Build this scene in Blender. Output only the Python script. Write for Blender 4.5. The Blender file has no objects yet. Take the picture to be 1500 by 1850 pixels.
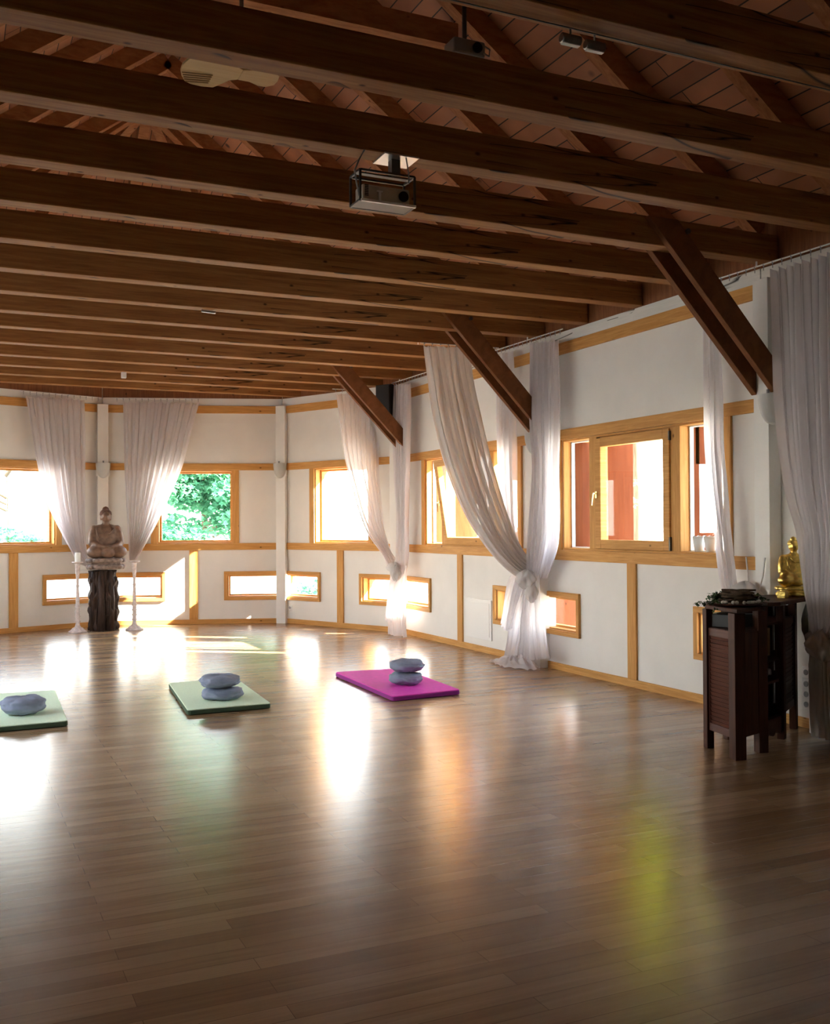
import bpy, bmesh, math, random
from mathutils import Vector, Matrix, noise
random.seed(7)
sc = bpy.context.scene
COL = sc.collection
R_ = math.radians

# ---------------------------------------------------------------- camera
cam = bpy.data.cameras.new('camera'); cam_o = bpy.data.objects.new('camera', cam); COL.objects.link(cam_o)
_r = Vector((0.908, -0.4191, -0.0056)).normalized()
_f = Vector((0.41912, 0.90784, 0.01315)).normalized()
_u = _r.cross(_f).normalized(); _r = _f.cross(_u).normalized()
cam_o.matrix_world = Matrix(((_r.x, _u.x, -_f.x, 0), (_r.y, _u.y, -_f.y, 0), (_r.z, _u.z, -_f.z, 1.5), (0, 0, 0, 1)))
cam.sensor_fit = 'VERTICAL'; cam.sensor_height = 24.0; cam.lens = 24.0 * 1822.0 / 1850.0
cam.clip_end = 500
sc.camera = cam_o

# ---------------------------------------------------------------- light
sc.view_settings.view_transform = 'Standard'; sc.view_settings.look = 'None'
sc.view_settings.gamma = 1.0; sc.view_settings.use_curve_mapping = False
sc.view_settings.exposure = 2.25

world = bpy.data.worlds.new('sky'); sc.world = world; world.use_nodes = True
wn = world.node_tree.nodes; wl = world.node_tree.links
for n in list(wn): wn.remove(n)
wo = wn.new('ShaderNodeOutputWorld'); wb = wn.new('ShaderNodeBackground')
wt = wn.new('ShaderNodeTexCoord'); ws = wn.new('ShaderNodeSeparateXYZ'); wr = wn.new('ShaderNodeValToRGB')
wr.color_ramp.elements[0].position = 0.0; wr.color_ramp.elements[0].color = (1.45, 1.38, 1.25, 1)
wr.color_ramp.elements[1].position = 1.0; wr.color_ramp.elements[1].color = (.42, .60, 1.0, 1)
e = wr.color_ramp.elements.new(.25); e.color = (1.0, 1.08, 1.15, 1)
wl.new(wt.outputs['Generated'], ws.inputs[0]); wl.new(ws.outputs['Z'], wr.inputs[0])
wl.new(wr.outputs[0], wb.inputs[0]); wl.new(wb.outputs[0], wo.inputs[0])
wb.inputs[1].default_value = 3.4

sun = bpy.data.lights.new('sun', 'SUN'); sun.energy = 20.0; sun.angle = R_(0.6); sun.color = (1.0, .93, .80)
sun_o = bpy.data.objects.new('sun', sun); COL.objects.link(sun_o)
sun_o.rotation_euler = Vector((-.743, .501, -.446)).to_track_quat('-Z', 'Y').to_euler()
sun_o.location = (20, -10, 15)

# ---------------------------------------------------------------- materials
MATS = {}
def newmat(name):
    m = bpy.data.materials.new(name); m.use_nodes = True
    b = m.node_tree.nodes['Principled BSDF']; MATS[name] = m
    return m, m.node_tree.nodes, m.node_tree.links, b
def plain(name, col, rough=.6, metal=0, var=0.0, scale=6, bump=0, coat=0):
    m, n, l, b = newmat(name)
    b.inputs['Base Color'].default_value = (*col, 1); b.inputs['Roughness'].default_value = rough
    b.inputs['Metallic'].default_value = metal; b.inputs['Coat Weight'].default_value = coat
    t = n.new('ShaderNodeTexCoord'); s = n.new('ShaderNodeTexNoise'); s.inputs['Scale'].default_value = scale
    s.inputs['Detail'].default_value = 6
    l.new(t.outputs['Object'], s.inputs['Vector'])
    if var:
        r = n.new('ShaderNodeValToRGB'); r.color_ramp.elements[0].position = .3; r.color_ramp.elements[1].position = .7
        r.color_ramp.elements[0].color = (*[c * (1 - var) for c in col], 1)
        r.color_ramp.elements[1].color = (*[min(1, c * (1 + var)) for c in col], 1)
        l.new(s.outputs[0], r.inputs[0]); l.new(r.outputs[0], b.inputs['Base Color'])
    if bump:
        bp = n.new('ShaderNodeBump'); bp.inputs['Strength'].default_value = bump; bp.inputs['Distance'].default_value = .01
        l.new(s.outputs[0], bp.inputs['Height']); l.new(bp.outputs[0], b.inputs['Normal'])
    return m
def wood(name, dark, light, grain=(2, 2, 40), rough=.55, knots=True, crack=0.0, crack_scale=(.5, 1, 9)):
    m, n, l, b = newmat(name)
    t = n.new('ShaderNodeTexCoord'); mp = n.new('ShaderNodeMapping'); mp.inputs['Scale'].default_value = grain
    l.new(t.outputs['Object'], mp.inputs[0])
    s = n.new('ShaderNodeTexNoise'); s.inputs['Scale'].default_value = 1.3; s.inputs['Detail'].default_value = 8; s.inputs['Roughness'].default_value = .65
    s.inputs['Distortion'].default_value = .6
    l.new(mp.outputs[0], s.inputs['Vector'])
    r = n.new('ShaderNodeValToRGB'); r.color_ramp.elements[0].position = .32; r.color_ramp.elements[1].position = .68
    r.color_ramp.elements[0].color = (*dark, 1); r.color_ramp.elements[1].color = (*light, 1)
    l.new(s.outputs[0], r.inputs[0]); out = r.outputs[0]
    if knots:
        mk = n.new('ShaderNodeMapping'); g = grain; mk.inputs['Scale'].default_value = [2.2 if x > 10 else 1.3 for x in g]
        l.new(t.outputs['Object'], mk.inputs[0])
        v = n.new('ShaderNodeTexVoronoi'); v.inputs['Scale'].default_value = 3.2; l.new(mk.outputs[0], v.inputs['Vector'])
        kr = n.new('ShaderNodeValToRGB'); kr.color_ramp.elements[0].position = .035; kr.color_ramp.elements[1].position = .10
        kr.color_ramp.elements[0].color = (1, 1, 1, 1); kr.color_ramp.elements[1].color = (0, 0, 0, 1)
        l.new(v.outputs['Distance'], kr.inputs[0])
        mx = n.new('ShaderNodeMix'); mx.data_type = 'RGBA'; l.new(kr.outputs[0], mx.inputs[0]); l.new(out, mx.inputs[6])
        mx.inputs[7].default_value = (*[c * .35 for c in dark], 1); out = mx.outputs[2]
    if crack:
        mc = n.new('ShaderNodeMapping'); mc.inputs['Scale'].default_value = crack_scale; l.new(t.outputs['Object'], mc.inputs[0])
        ns = n.new('ShaderNodeTexNoise'); ns.inputs['Scale'].default_value = 1.0; ns.inputs['Detail'].default_value = 2; l.new(mc.outputs[0], ns.inputs['Vector'])
        cr = n.new('ShaderNodeValToRGB'); el = cr.color_ramp.elements
        el[0].position = .5 - crack; el[0].color = (0, 0, 0, 1); el[1].position = .5; el[1].color = (1, 1, 1, 1)
        e2 = el.new(.5 + crack); e2.color = (0, 0, 0, 1)
        l.new(ns.outputs[0], cr.inputs[0])
        nm = n.new('ShaderNodeTexNoise'); nm.inputs['Scale'].default_value = 1.1; l.new(t.outputs['Object'], nm.inputs['Vector'])
        gt = n.new('ShaderNodeMath'); gt.operation = 'GREATER_THAN'; gt.inputs[1].default_value = .54; l.new(nm.outputs[0], gt.inputs[0])
        mu = n.new('ShaderNodeMath'); mu.operation = 'MULTIPLY'; l.new(cr.outputs[0], mu.inputs[0]); l.new(gt.outputs[0], mu.inputs[1])
        mx = n.new('ShaderNodeMix'); mx.data_type = 'RGBA'; l.new(mu.outputs[0], mx.inputs[0]); l.new(out, mx.inputs[6])
        mx.inputs[7].default_value = (.008, .004, .002, 1); out = mx.outputs[2]
    l.new(out, b.inputs['Base Color']); b.inputs['Roughness'].default_value = rough; b.inputs['Specular IOR Level'].default_value = .15
    bp = n.new('ShaderNodeBump'); bp.inputs['Strength'].default_value = .25; bp.inputs['Distance'].default_value = .003
    l.new(s.outputs[0], bp.inputs['Height']); l.new(bp.outputs[0], b.inputs['Normal'])
    return m

plain('plaster', (.80, .78, .74), .85, var=.03, scale=3, bump=.05)
plain('white_paint', (.80, .79, .76), .6, var=.03, scale=4)
wood('pine_h', (.50, .235, .062), (.70, .38, .125), (2, 2, 40))
wood('pine_v', (.50, .235, .062), (.70, .38, .125), (40, 40, 2))
wood('red_board', (.095, .022, .007), (.14, .036, .012), (30, 30, 1.5), .95)
wood('beam', (.20, .080, .024), (.38, .18, .062), (1.2, 25, 25), .6, crack=.012)
wood('rafter', (.26, .10, .038), (.44, .20, .085), (4, 20, 12), .6)
wood('brace', (.14, .052, .018), (.24, .10, .038), (6, 30, 6), .55, knots=False)
wood('dark_board', (.17, .065, .027), (.28, .12, .05), (30, 30, 2), .6)
wood('cabinet', (.040, .013, .006), (.085, .028, .014), (25, 25, 2), .5, knots=False)
wood('cabinet_slat', (.075, .026, .017), (.13, .048, .032), (3, 3, 30), .4, knots=False)
wood('trunk', (.018, .012, .010), (.075, .048, .038), (22, 22, 3), .6, knots=False)
wood('pale_wood', (.72, .50, .24), (.82, .62, .34), (1.5, 30, 30), .5, knots=False)
wood('white_crack', (.72, .72, .68), (.82, .81, .77), (2, 2, 30), .7, knots=False, crack=.02, crack_scale=(.4, .4, 6))
wood('bark', (.06, .04, .025), (.16, .11, .07), (15, 15, 2), .9, knots=False)
plain('steel', (.55, .55, .55), .3, 1.0)
plain('dark_steel', (.10, .095, .085), .45, .6)
plain('projector_body', (.52, .48, .40), .5)
plain('black', (.006, .006, .007), .45)
plain('speaker_black', (.008, .008, .009), .6, bump=.1, scale=200)
plain('spot_steel', (.28, .27, .25), .35, 1.0)
plain('brass', (.75, .62, .30), .25, 1.0)
plain('gold', (.80, .58, .16), .28, 1.0, var=.25, scale=40, bump=.4)
plain('white_plastic', (.80, .80, .78), .35)
plain('grey_plastic', (.30, .31, .32), .4)
plain('sconce', (.82, .82, .80), .5)
plain('buddha_stone', (.155, .09, .06), .55, var=.38, scale=14, bump=.3)
plain('buddha_dark', (.09, .035, .022), .6, var=.3, scale=30, bump=.5)
plain('lotus', (.22, .165, .14), .6, var=.45, scale=22, bump=.5)
plain('carved_white', (.62, .54, .52), .7, var=.22, scale=30, bump=.5)
plain('candle', (.85, .85, .84), .4)
plain('cushion', (.27, .305, .40), .85, var=.12, scale=9, bump=.25)
plain('mat_green', (.72, .88, .64), .85, var=.05, scale=60, bump=.2)
plain('mat_green_edge', (.06, .10, .055), .9)
plain('mat_pink', (.80, .035, .48), .75, var=.08, scale=20, bump=.15)
plain('mat_purple', (.30, .012, .24), .8)
plain('leaf_ivy', (.045, .10, .03), .45, var=.4, scale=30)
plain('shell', (.62, .60, .54), .5, var=.2, scale=40)
plain('grey_cloth', (.36, .37, .34), .9, var=.2, scale=12)
plain('gravel', (.45, .44, .38), .9, var=.12, scale=3)
plain('amber_wood', (.20, .09, .03), .5)
plain('groove', (.36, .22, .09), .9)
m, n, l, b = newmat('glass')
lf = n.new('ShaderNodeLayerWeight'); lp = n.new('ShaderNodeMath'); lp.operation = 'POWER'; lp.inputs[1].default_value = 4.0; l.new(lf.outputs['Facing'], lp.inputs[0])
lw = n.new('ShaderNodeMath'); lw.operation = 'MULTIPLY_ADD'; lw.inputs[1].default_value = .15; lw.inputs[2].default_value = .012; l.new(lp.outputs[0], lw.inputs[0])
tr = n.new('ShaderNodeBsdfTransparent'); gl = n.new('ShaderNodeBsdfGlossy'); gl.inputs['Roughness'].default_value = .02
tr.inputs[0].default_value = (.97, .98, .97, 1)
mx = n.new('ShaderNodeMixShader'); l.new(lw.outputs[0], mx.inputs[0]); l.new(tr.outputs[0], mx.inputs[1]); l.new(gl.outputs[0], mx.inputs[2])
l.new(mx.outputs[0], n['Material Output'].inputs[0]); n.remove(b)

def cloth(name, col, trans, see):
    m, n, l, b = newmat(name); n.remove(b)
    d = n.new('ShaderNodeBsdfDiffuse'); d.inputs[0].default_value = (*col, 1)
    t = n.new('ShaderNodeBsdfTranslucent'); t.inputs[0].default_value = (*col, 1)
    p = n.new('ShaderNodeBsdfTransparent')
    a = n.new('ShaderNodeMixShader'); a.inputs[0].default_value = trans
    l.new(d.outputs[0], a.inputs[1]); l.new(t.outputs[0], a.inputs[2])
    c = n.new('ShaderNodeMixShader'); c.inputs[0].default_value = see
    l.new(a.outputs[0], c.inputs[1]); l.new(p.outputs[0], c.inputs[2]); l.new(c.outputs[0], n['Material Output'].inputs[0])
    tc = n.new('ShaderNodeTexCoord'); mp = n.new('ShaderNodeMapping'); mp.inputs['Scale'].default_value = (18, 18, 1.5)
    ns = n.new('ShaderNodeTexNoise'); ns.inputs['Scale'].default_value = 1.5; ns.inputs['Detail'].default_value = 5
    bp = n.new('ShaderNodeBump'); bp.inputs['Strength'].default_value = .35; bp.inputs['Distance'].default_value = .01
    l.new(tc.outputs['Object'], mp.inputs[0]); l.new(mp.outputs[0], ns.inputs['Vector']); l.new(ns.outputs[0], bp.inputs['Height'])
    l.new(bp.outputs[0], d.inputs['Normal']); l.new(bp.outputs[0], t.inputs['Normal'])
    return m
cloth('voile', (.84, .81, .83), .50, .10)
cloth('voile_thick', (.74, .71, .70), .35, .02)
def leafmat(name, c0, c1, tint):
    m, n, l, b = newmat(name); n.remove(b)
    d = n.new('ShaderNodeBsdfDiffuse'); t = n.new('ShaderNodeBsdfTranslucent'); a = n.new('ShaderNodeMixShader'); a.inputs[0].default_value = .45
    oi = n.new('ShaderNodeTexCoord'); ns = n.new('ShaderNodeTexNoise'); ns.inputs['Scale'].default_value = 2.5; cr = n.new('ShaderNodeValToRGB')
    cr.color_ramp.elements[0].position = .35; cr.color_ramp.elements[0].color = (*c0, 1)
    cr.color_ramp.elements[1].position = .65; cr.color_ramp.elements[1].color = (*c1, 1)
    l.new(oi.outputs['Object'], ns.inputs['Vector']); l.new(ns.outputs[0], cr.inputs[0]); l.new(cr.outputs[0], d.inputs[0])
    t2 = n.new('ShaderNodeMix'); t2.data_type = 'RGBA'; t2.blend_type = 'MULTIPLY'; t2.inputs[0].default_value = 1; t2.inputs[7].default_value = (*tint, 1)
    l.new(cr.outputs[0], t2.inputs[6]); l.new(t2.outputs[2], t.inputs[0])
    l.new(d.outputs[0], a.inputs[1]); l.new(t.outputs[0], a.inputs[2]); l.new(a.outputs[0], n['Material Output'].inputs[0])
leafmat('leaf', (.075, .24, .15), (.17, .42, .26), (1.2, 1.2, 1.0))
leafmat('leaf_yellow', (.32, .36, .02), (.48, .50, .04), (1.2, 1.15, .5))

# floor laminate: planks along X
m, n, l, b = newmat('laminate')
tc = n.new('ShaderNodeTexCoord'); br = n.new('ShaderNodeTexBrick')
br.offset = .37; br.inputs['Scale'].default_value = 1.0; br.inputs['Brick Width'].default_value = 1.15; br.inputs['Row Height'].default_value = .095
br.inputs['Mortar Size'].default_value = .0012; br.inputs['Bias'].default_value = 0
br.inputs['Color1'].default_value = (.255, .152, .076, 1); br.inputs['Color2'].default_value = (.395, .262, .147, 1); br.inputs['Mortar'].default_value = (.13, .075, .035, 1)
l.new(tc.outputs['Object'], br.inputs['Vector'])
mp = n.new('ShaderNodeMapping'); mp.inputs['Scale'].default_value = (1.0, 18, 1); l.new(tc.outputs['Object'], mp.inputs[0])
ns = n.new('ShaderNodeTexNoise'); ns.inputs['Scale'].default_value = 1.6; ns.inputs['Detail'].default_value = 7; ns.inputs['Distortion'].default_value = .8
l.new(mp.outputs[0], ns.inputs['Vector'])
cr = n.new('ShaderNodeValToRGB'); cr.color_ramp.elements[0].position = .3; cr.color_ramp.elements[0].color = (.84, .82, .80, 1)
cr.color_ramp.elements[1].position = .7; cr.color_ramp.elements[1].color = (1.1, 1.1, 1.1, 1); l.new(ns.outputs[0], cr.inputs[0])
mx = n.new('ShaderNodeMix'); mx.data_type = 'RGBA'; mx.blend_type = 'MULTIPLY'; mx.inputs[0].default_value = 1
l.new(br.outputs[0], mx.inputs[6]); l.new(cr.outputs[0], mx.inputs[7]); l.new(mx.outputs[2], b.inputs['Base Color'])
b.inputs['Roughness'].default_value = .30; b.inputs['Specular IOR Level'].default_value = .6
rr = n.new('ShaderNodeMapRange'); rr.inputs['To Min'].default_value = .18; rr.inputs['To Max'].default_value = .30; l.new(ns.outputs[0], rr.inputs[0]); l.new(rr.outputs[0], b.inputs['Roughness'])
m2 = n.new('ShaderNodeMapping'); m2.inputs['Scale'].default_value = (1.2, 9, 1); l.new(tc.outputs['Object'], m2.inputs[0])
n2 = n.new('ShaderNodeTexNoise'); n2.inputs['Scale'].default_value = 3.0; n2.inputs['Detail'].default_value = 3; l.new(m2.outputs[0], n2.inputs['Vector'])
bp = n.new('ShaderNodeBump'); bp.inputs['Strength'].default_value = .10; bp.inputs['Distance'].default_value = .003
l.new(n2.outputs[0], bp.inputs['Height']); l.new(bp.outputs[0], b.inputs['Normal'])

# roof boarding: boards run along Y, joints every 13 cm of X
m, n, l, b = newmat('roof_boards')
tc = n.new('ShaderNodeTexCoord'); br = n.new('ShaderNodeTexBrick'); mp = n.new('ShaderNodeMapping')
mp.inputs['Rotation'].default_value = (0, 0, R_(90)); l.new(tc.outputs['Object'], mp.inputs[0]); l.new(mp.outputs[0], br.inputs['Vector'])
br.inputs['Scale'].default_value = 1; br.inputs['Brick Width'].default_value = 2.6; br.inputs['Row Height'].default_value = .115; br.inputs['Mortar Size'].default_value = .004
br.inputs['Color1'].default_value = (.34, .135, .06, 1); br.inputs['Color2'].default_value = (.56, .26, .125, 1); br.inputs['Mortar'].default_value = (.015, .006, .003, 1)
vn = n.new('ShaderNodeTexNoise'); vn.inputs['Scale'].default_value = 3; l.new(tc.outputs['Object'], vn.inputs['Vector'])
cr = n.new('ShaderNodeValToRGB'); cr.color_ramp.elements[0].position = .3; cr.color_ramp.elements[0].color = (.7, .62, .55, 1); cr.color_ramp.elements[1].color = (1.15, 1.1, 1.05, 1)
l.new(vn.outputs[0], cr.inputs[0])
mx = n.new('ShaderNodeMix'); mx.data_type = 'RGBA'; mx.blend_type = 'MULTIPLY'; mx.inputs[0].default_value = 1
l.new(br.outputs[0], mx.inputs[6]); l.new(cr.outputs[0], mx.inputs[7])
v = n.new('ShaderNodeTexVoronoi'); v.inputs['Scale'].default_value = 2.6; l.new(tc.outputs['Object'], v.inputs['Vector'])
kr = n.new('ShaderNodeValToRGB'); kr.color_ramp.elements[0].position = .05; kr.color_ramp.elements[1].position = .12
kr.color_ramp.elements[0].color = (1, 1, 1, 1); kr.color_ramp.elements[1].color = (0, 0, 0, 1); l.new(v.outputs['Distance'], kr.inputs[0])
mk = n.new('ShaderNodeMix'); mk.data_type = 'RGBA'; l.new(kr.outputs[0], mk.inputs[0]); l.new(mx.outputs[2], mk.inputs[6]); mk.inputs[7].default_value = (.05, .018, .008, 1)
l.new(mk.outputs[2], b.inputs['Base Color']); b.inputs['Roughness'].default_value = .6

# ---------------------------------------------------------------- helpers
def props(o, label=None, cat=None, group=None, kind=None):
    if label: o['label'] = label
    if cat: o['category'] = cat
    if group: o['group'] = group
    if kind: o['kind'] = kind
    return o
def thing(name, loc, label=None, cat=None, group=None, kind=None):
    o = bpy.data.objects.new(name, None); COL.objects.link(o); o.location = loc; o.empty_display_size = .1
    return props(o, label, cat, group, kind)
def world_loc(o):
    v = Vector((0, 0, 0))
    while o is not None: v += o.location; o = o.parent
    return v
class MB:
    def __init__(s): s.bm = bmesh.new()
    def box(s, x0, x1, y0, y1, z0, z1, M=None):
        v = [Vector((x, y, z)) for z in (z0, z1) for x, y in ((x0, y0), (x1, y0), (x1, y1), (x0, y1))]
        if M: v = [M @ p for p in v]
        b = [s.bm.verts.new(p) for p in v]
        for f in ((3, 2, 1, 0), (4, 5, 6, 7), (0, 1, 5, 4), (1, 2, 6, 5), (2, 3, 7, 6), (3, 0, 4, 7)): s.bm.faces.new([b[i] for i in f])
        return s
    def hexa(s, lo, hi):            # two quads (4 points each), lo then hi
        b = [s.bm.verts.new(Vector(p)) for p in list(lo) + list(hi)]; k = len(lo)
        s.bm.faces.new(b[:k][::-1]); s.bm.faces.new(b[k:])
        for i in range(k): j = (i + 1) % k; s.bm.faces.new((b[i], b[j], b[k + j], b[k + i]))
        return s
    def prism(s, poly, z0, z1): return s.hexa([(x, y, z0) for x, y in poly], [(x, y, z1) for x, y in poly])
    def bar(s, a, b, w, h, up=(0, 0, 1)):
        a = Vector(a); b = Vector(b); d = (b - a).normalized(); up = Vector(up)
        sd = d.cross(up)
        if sd.length < 1e-4: sd = d.cross(Vector((1, 0, 0)))
        sd.normalize(); u = sd.cross(d).normalized()
        q = lambda c: [c + sd * w / 2 * i + u * h / 2 * j for i, j in ((-1, -1), (1, -1), (1, 1), (-1, 1))]
        return s.hexa(q(a), q(b))
    def tube(s, pts, r, n=10, cap=True):
        pts = [Vector(p) for p in pts]; rs = r if isinstance(r, (list, tuple)) else [r] * len(pts); rings = []
        for i, p in enumerate(pts):
            d = (pts[min(i + 1, len(pts) - 1)] - pts[max(i - 1, 0)]).normalized()
            ref = Vector((0, 0, 1)) if abs(d.z) < .9 else Vector((1, 0, 0))
            a = d.cross(ref).normalized(); b = d.cross(a).normalized()
            rings.append([s.bm.verts.new(p + (a * math.cos(2 * math.pi * k / n) + b * math.sin(2 * math.pi * k / n)) * rs[i]) for k in range(n)])
        for i in range(len(rings) - 1):
            for k in range(n): s.bm.faces.new((rings[i][k], rings[i][(k + 1) % n], rings[i + 1][(k + 1) % n], rings[i + 1][k]))
        if cap: s.bm.faces.new(rings[0][::-1]); s.bm.faces.new(rings[-1])
        return s
    def lathe(s, prof, c=(0, 0, 0), n=24, fr=None):
        c = Vector(c); rings = []
        for r, z in prof:
            rings.append([s.bm.verts.new(c + Vector((math.cos(t) * r * (fr(t, z) if fr else 1), math.sin(t) * r * (fr(t, z) if fr else 1), z))) for t in [2 * math.pi * k / n for k in range(n)]])
        for i in range(len(rings) - 1):
            for k in range(n): s.bm.faces.new((rings[i][k], rings[i][(k + 1) % n], rings[i + 1][(k + 1) % n], rings[i + 1][k]))
        s.bm.faces.new(rings[0][::-1]); s.bm.faces.new(rings[-1])
        return s
    def ell(s, c, r, M=None, sub=3):
        mt = Matrix.Translation(Vector(c)) @ (M.to_4x4() if M else Matrix()) @ Matrix.Diagonal((r[0], r[1], r[2], 1))
        bmesh.ops.create_icosphere(s.bm, subdivisions=sub, radius=1, matrix=mt); return s
    def grid(s, P, closed_u=False):
        V = [[s.bm.verts.new(Vector(p)) for p in row] for row in P]
        for i in range(len(V) - 1):
            m_ = len(V[i]); 
            for j in range(m_ if closed_u else m_ - 1):
                s.bm.faces.new((V[i][j], V[i][(j + 1) % m_], V[i + 1][(j + 1) % m_], V[i + 1][j]))
        return s
    def xf(s, M): bmesh.ops.transform(s.bm, matrix=M, verts=s.bm.verts); return s
    def build(s, name, mat, parent=None, bevel=0, smooth=False, remesh=0, label=None, cat=None, group=None, kind=None, subsurf=0):
        bmesh.ops.recalc_face_normals(s.bm, faces=s.bm.faces)
        xs = [v.co.x for v in s.bm.verts]; ys = [v.co.y for v in s.bm.verts]; zs = [v.co.z for v in s.bm.verts]
        if parent is None: org = Vector(((min(xs) + max(xs)) / 2, (min(ys) + max(ys)) / 2, min(zs)))
        else: org = world_loc(parent)
        for v in s.bm.verts: v.co -= org
        me = bpy.data.meshes.new(name); s.bm.to_mesh(me); s.bm.free()
        me.materials.append(MATS[mat] if isinstance(mat, str) else mat)
        o = bpy.data.objects.new(name, me); COL.objects.link(o)
        if parent is None: o.location = org
        else: o.parent = parent
        if smooth:
            for p in me.polygons: p.use_smooth = True
        if remesh:
            r = o.modifiers.new('r', 'REMESH'); r.mode = 'VOXEL'; r.voxel_size = remesh; r.use_smooth_shade = True
            sm = o.modifiers.new('s', 'SMOOTH'); sm.iterations = 4; sm.factor = .5
        if bevel:
            bv = o.modifiers.new('b', 'BEVEL'); bv.width = bevel; bv.segments = 2; bv.limit_method = 'ANGLE'
        if subsurf:
            ss = o.modifiers.new('ss', 'SUBSURF'); ss.levels = subsurf; ss.render_levels = subsurf
        return props(o, label, cat, group, kind)

# ---------------------------------------------------------------- room plan
T = .28
def W(a, b):
    a = Vector((*a, 0)); b = Vector((*b, 0)); d = (b - a).normalized()
    return dict(a=a, b=b, d=d, n=Vector((d.y, -d.x, 0)), L=(b - a).length)      # seen from inside, a is on the left
C_BACKR = (5.717, -4.5); C_S3 = (5.717, 12.912); C_S2 = (4.709, 15.09); C_S1 = (2.111, 15.933); C_S0 = (-.462, 15.018); C_L = (-1.5, 12.85); C_BACKL = (-1.5, -4.5)
WL = {'left': W(C_BACKL, C_L), 'apse_left': W(C_L, C_S0), 'apse_mid_left': W(C_S0, C_S1), 'apse_mid_right': W(C_S1, C_S2),
      'apse_right': W(C_S2, C_S3), 'right': W(C_S3, C_BACKR), 'back': W(C_BACKR, C_BACKL)}
def frame_M(w):       # local x=s along wall, y=into room, z=up
    M = Matrix.Identity(4); M.col[0][:3] = w['d']; M.col[1][:3] = w['n']; M.col[2][:3] = (0, 0, 1); M.col[3][:3] = w['a']
    return M
ZW0, ZW1, ZL0, ZL1 = 1.24, 2.365, .41, .755
yr = lambda y: 12.912 - y
yl = lambda y: y + 4.5
UP = {'right': [(yr(12.03), yr(9.64)), (yr(8.76), yr(6.37))], 'apse_right': [(.71, 1.82)], 'apse_mid_right': [(.823, 1.964)], 'apse_mid_left': [(.77, 1.99)],
      'apse_left': [(.58, 1.69)], 'left': [(yl(6.37), yl(8.76)), (yl(9.64), yl(12.03))], 'back': []}
LO = {'right': [(0, yr(11.93)), (yr(10.15), yr(8.50)), (yr(6.695), yr(5.95))], 'apse_right': [(0, .78), (1.69, 2.40)], 'apse_mid_right': [(0, .89), (1.874, 2.731)],
      'apse_mid_left': [(0, .86), (1.841, 2.731)], 'apse_left': [(0, .7), (1.6, 2.4)], 'left': [(yl(5.95), yl(6.7)), (yl(8.5), yl(10.15))], 'back': []}
ZTOP = 3.90
for k, w in WL.items():
    mb = MB(); M = frame_M(w); L = w['L']; e0 = .10
    xs = sorted({-e0, L + e0, *[v for o in UP[k] + LO[k] for v in o]}); zs = [-.05, ZL0, ZL1, ZW0, ZW1, ZTOP]
    if k == 'right': xs[0] = -e0
    for i in range(len(xs) - 1):
        xc = (xs[i] + xs[i + 1]) / 2; run = None
        for j in range(len(zs) - 1):
            zc = (zs[j] + zs[j + 1]) / 2
            hole = (ZW0 < zc < ZW1 and any(a < xc < b for a, b in UP[k])) or (ZL0 < zc < ZL1 and any(a < xc < b for a, b in LO[k]))
            if hole:
                if run is not None: mb.box(xs[i], xs[i + 1], -T, 0, run, zs[j], M); run = None
            elif run is None: run = zs[j]
        if run is not None: mb.box(xs[i], xs[i + 1], -T, 0, run, ZTOP, M)
    # corner fillers close the low slots that end at a corner are posts built below
    mb.build('wall_' + k, 'plaster', kind='structure')

fl = MB(); poly = [C_BACKL, C_BACKR, C_S3, C_S2, C_S1, C_S0, C_L]
fl.prism([(x * 1.0, y) for x, y in poly], -.06, 0).build('floor', 'laminate', kind='structure')

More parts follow.
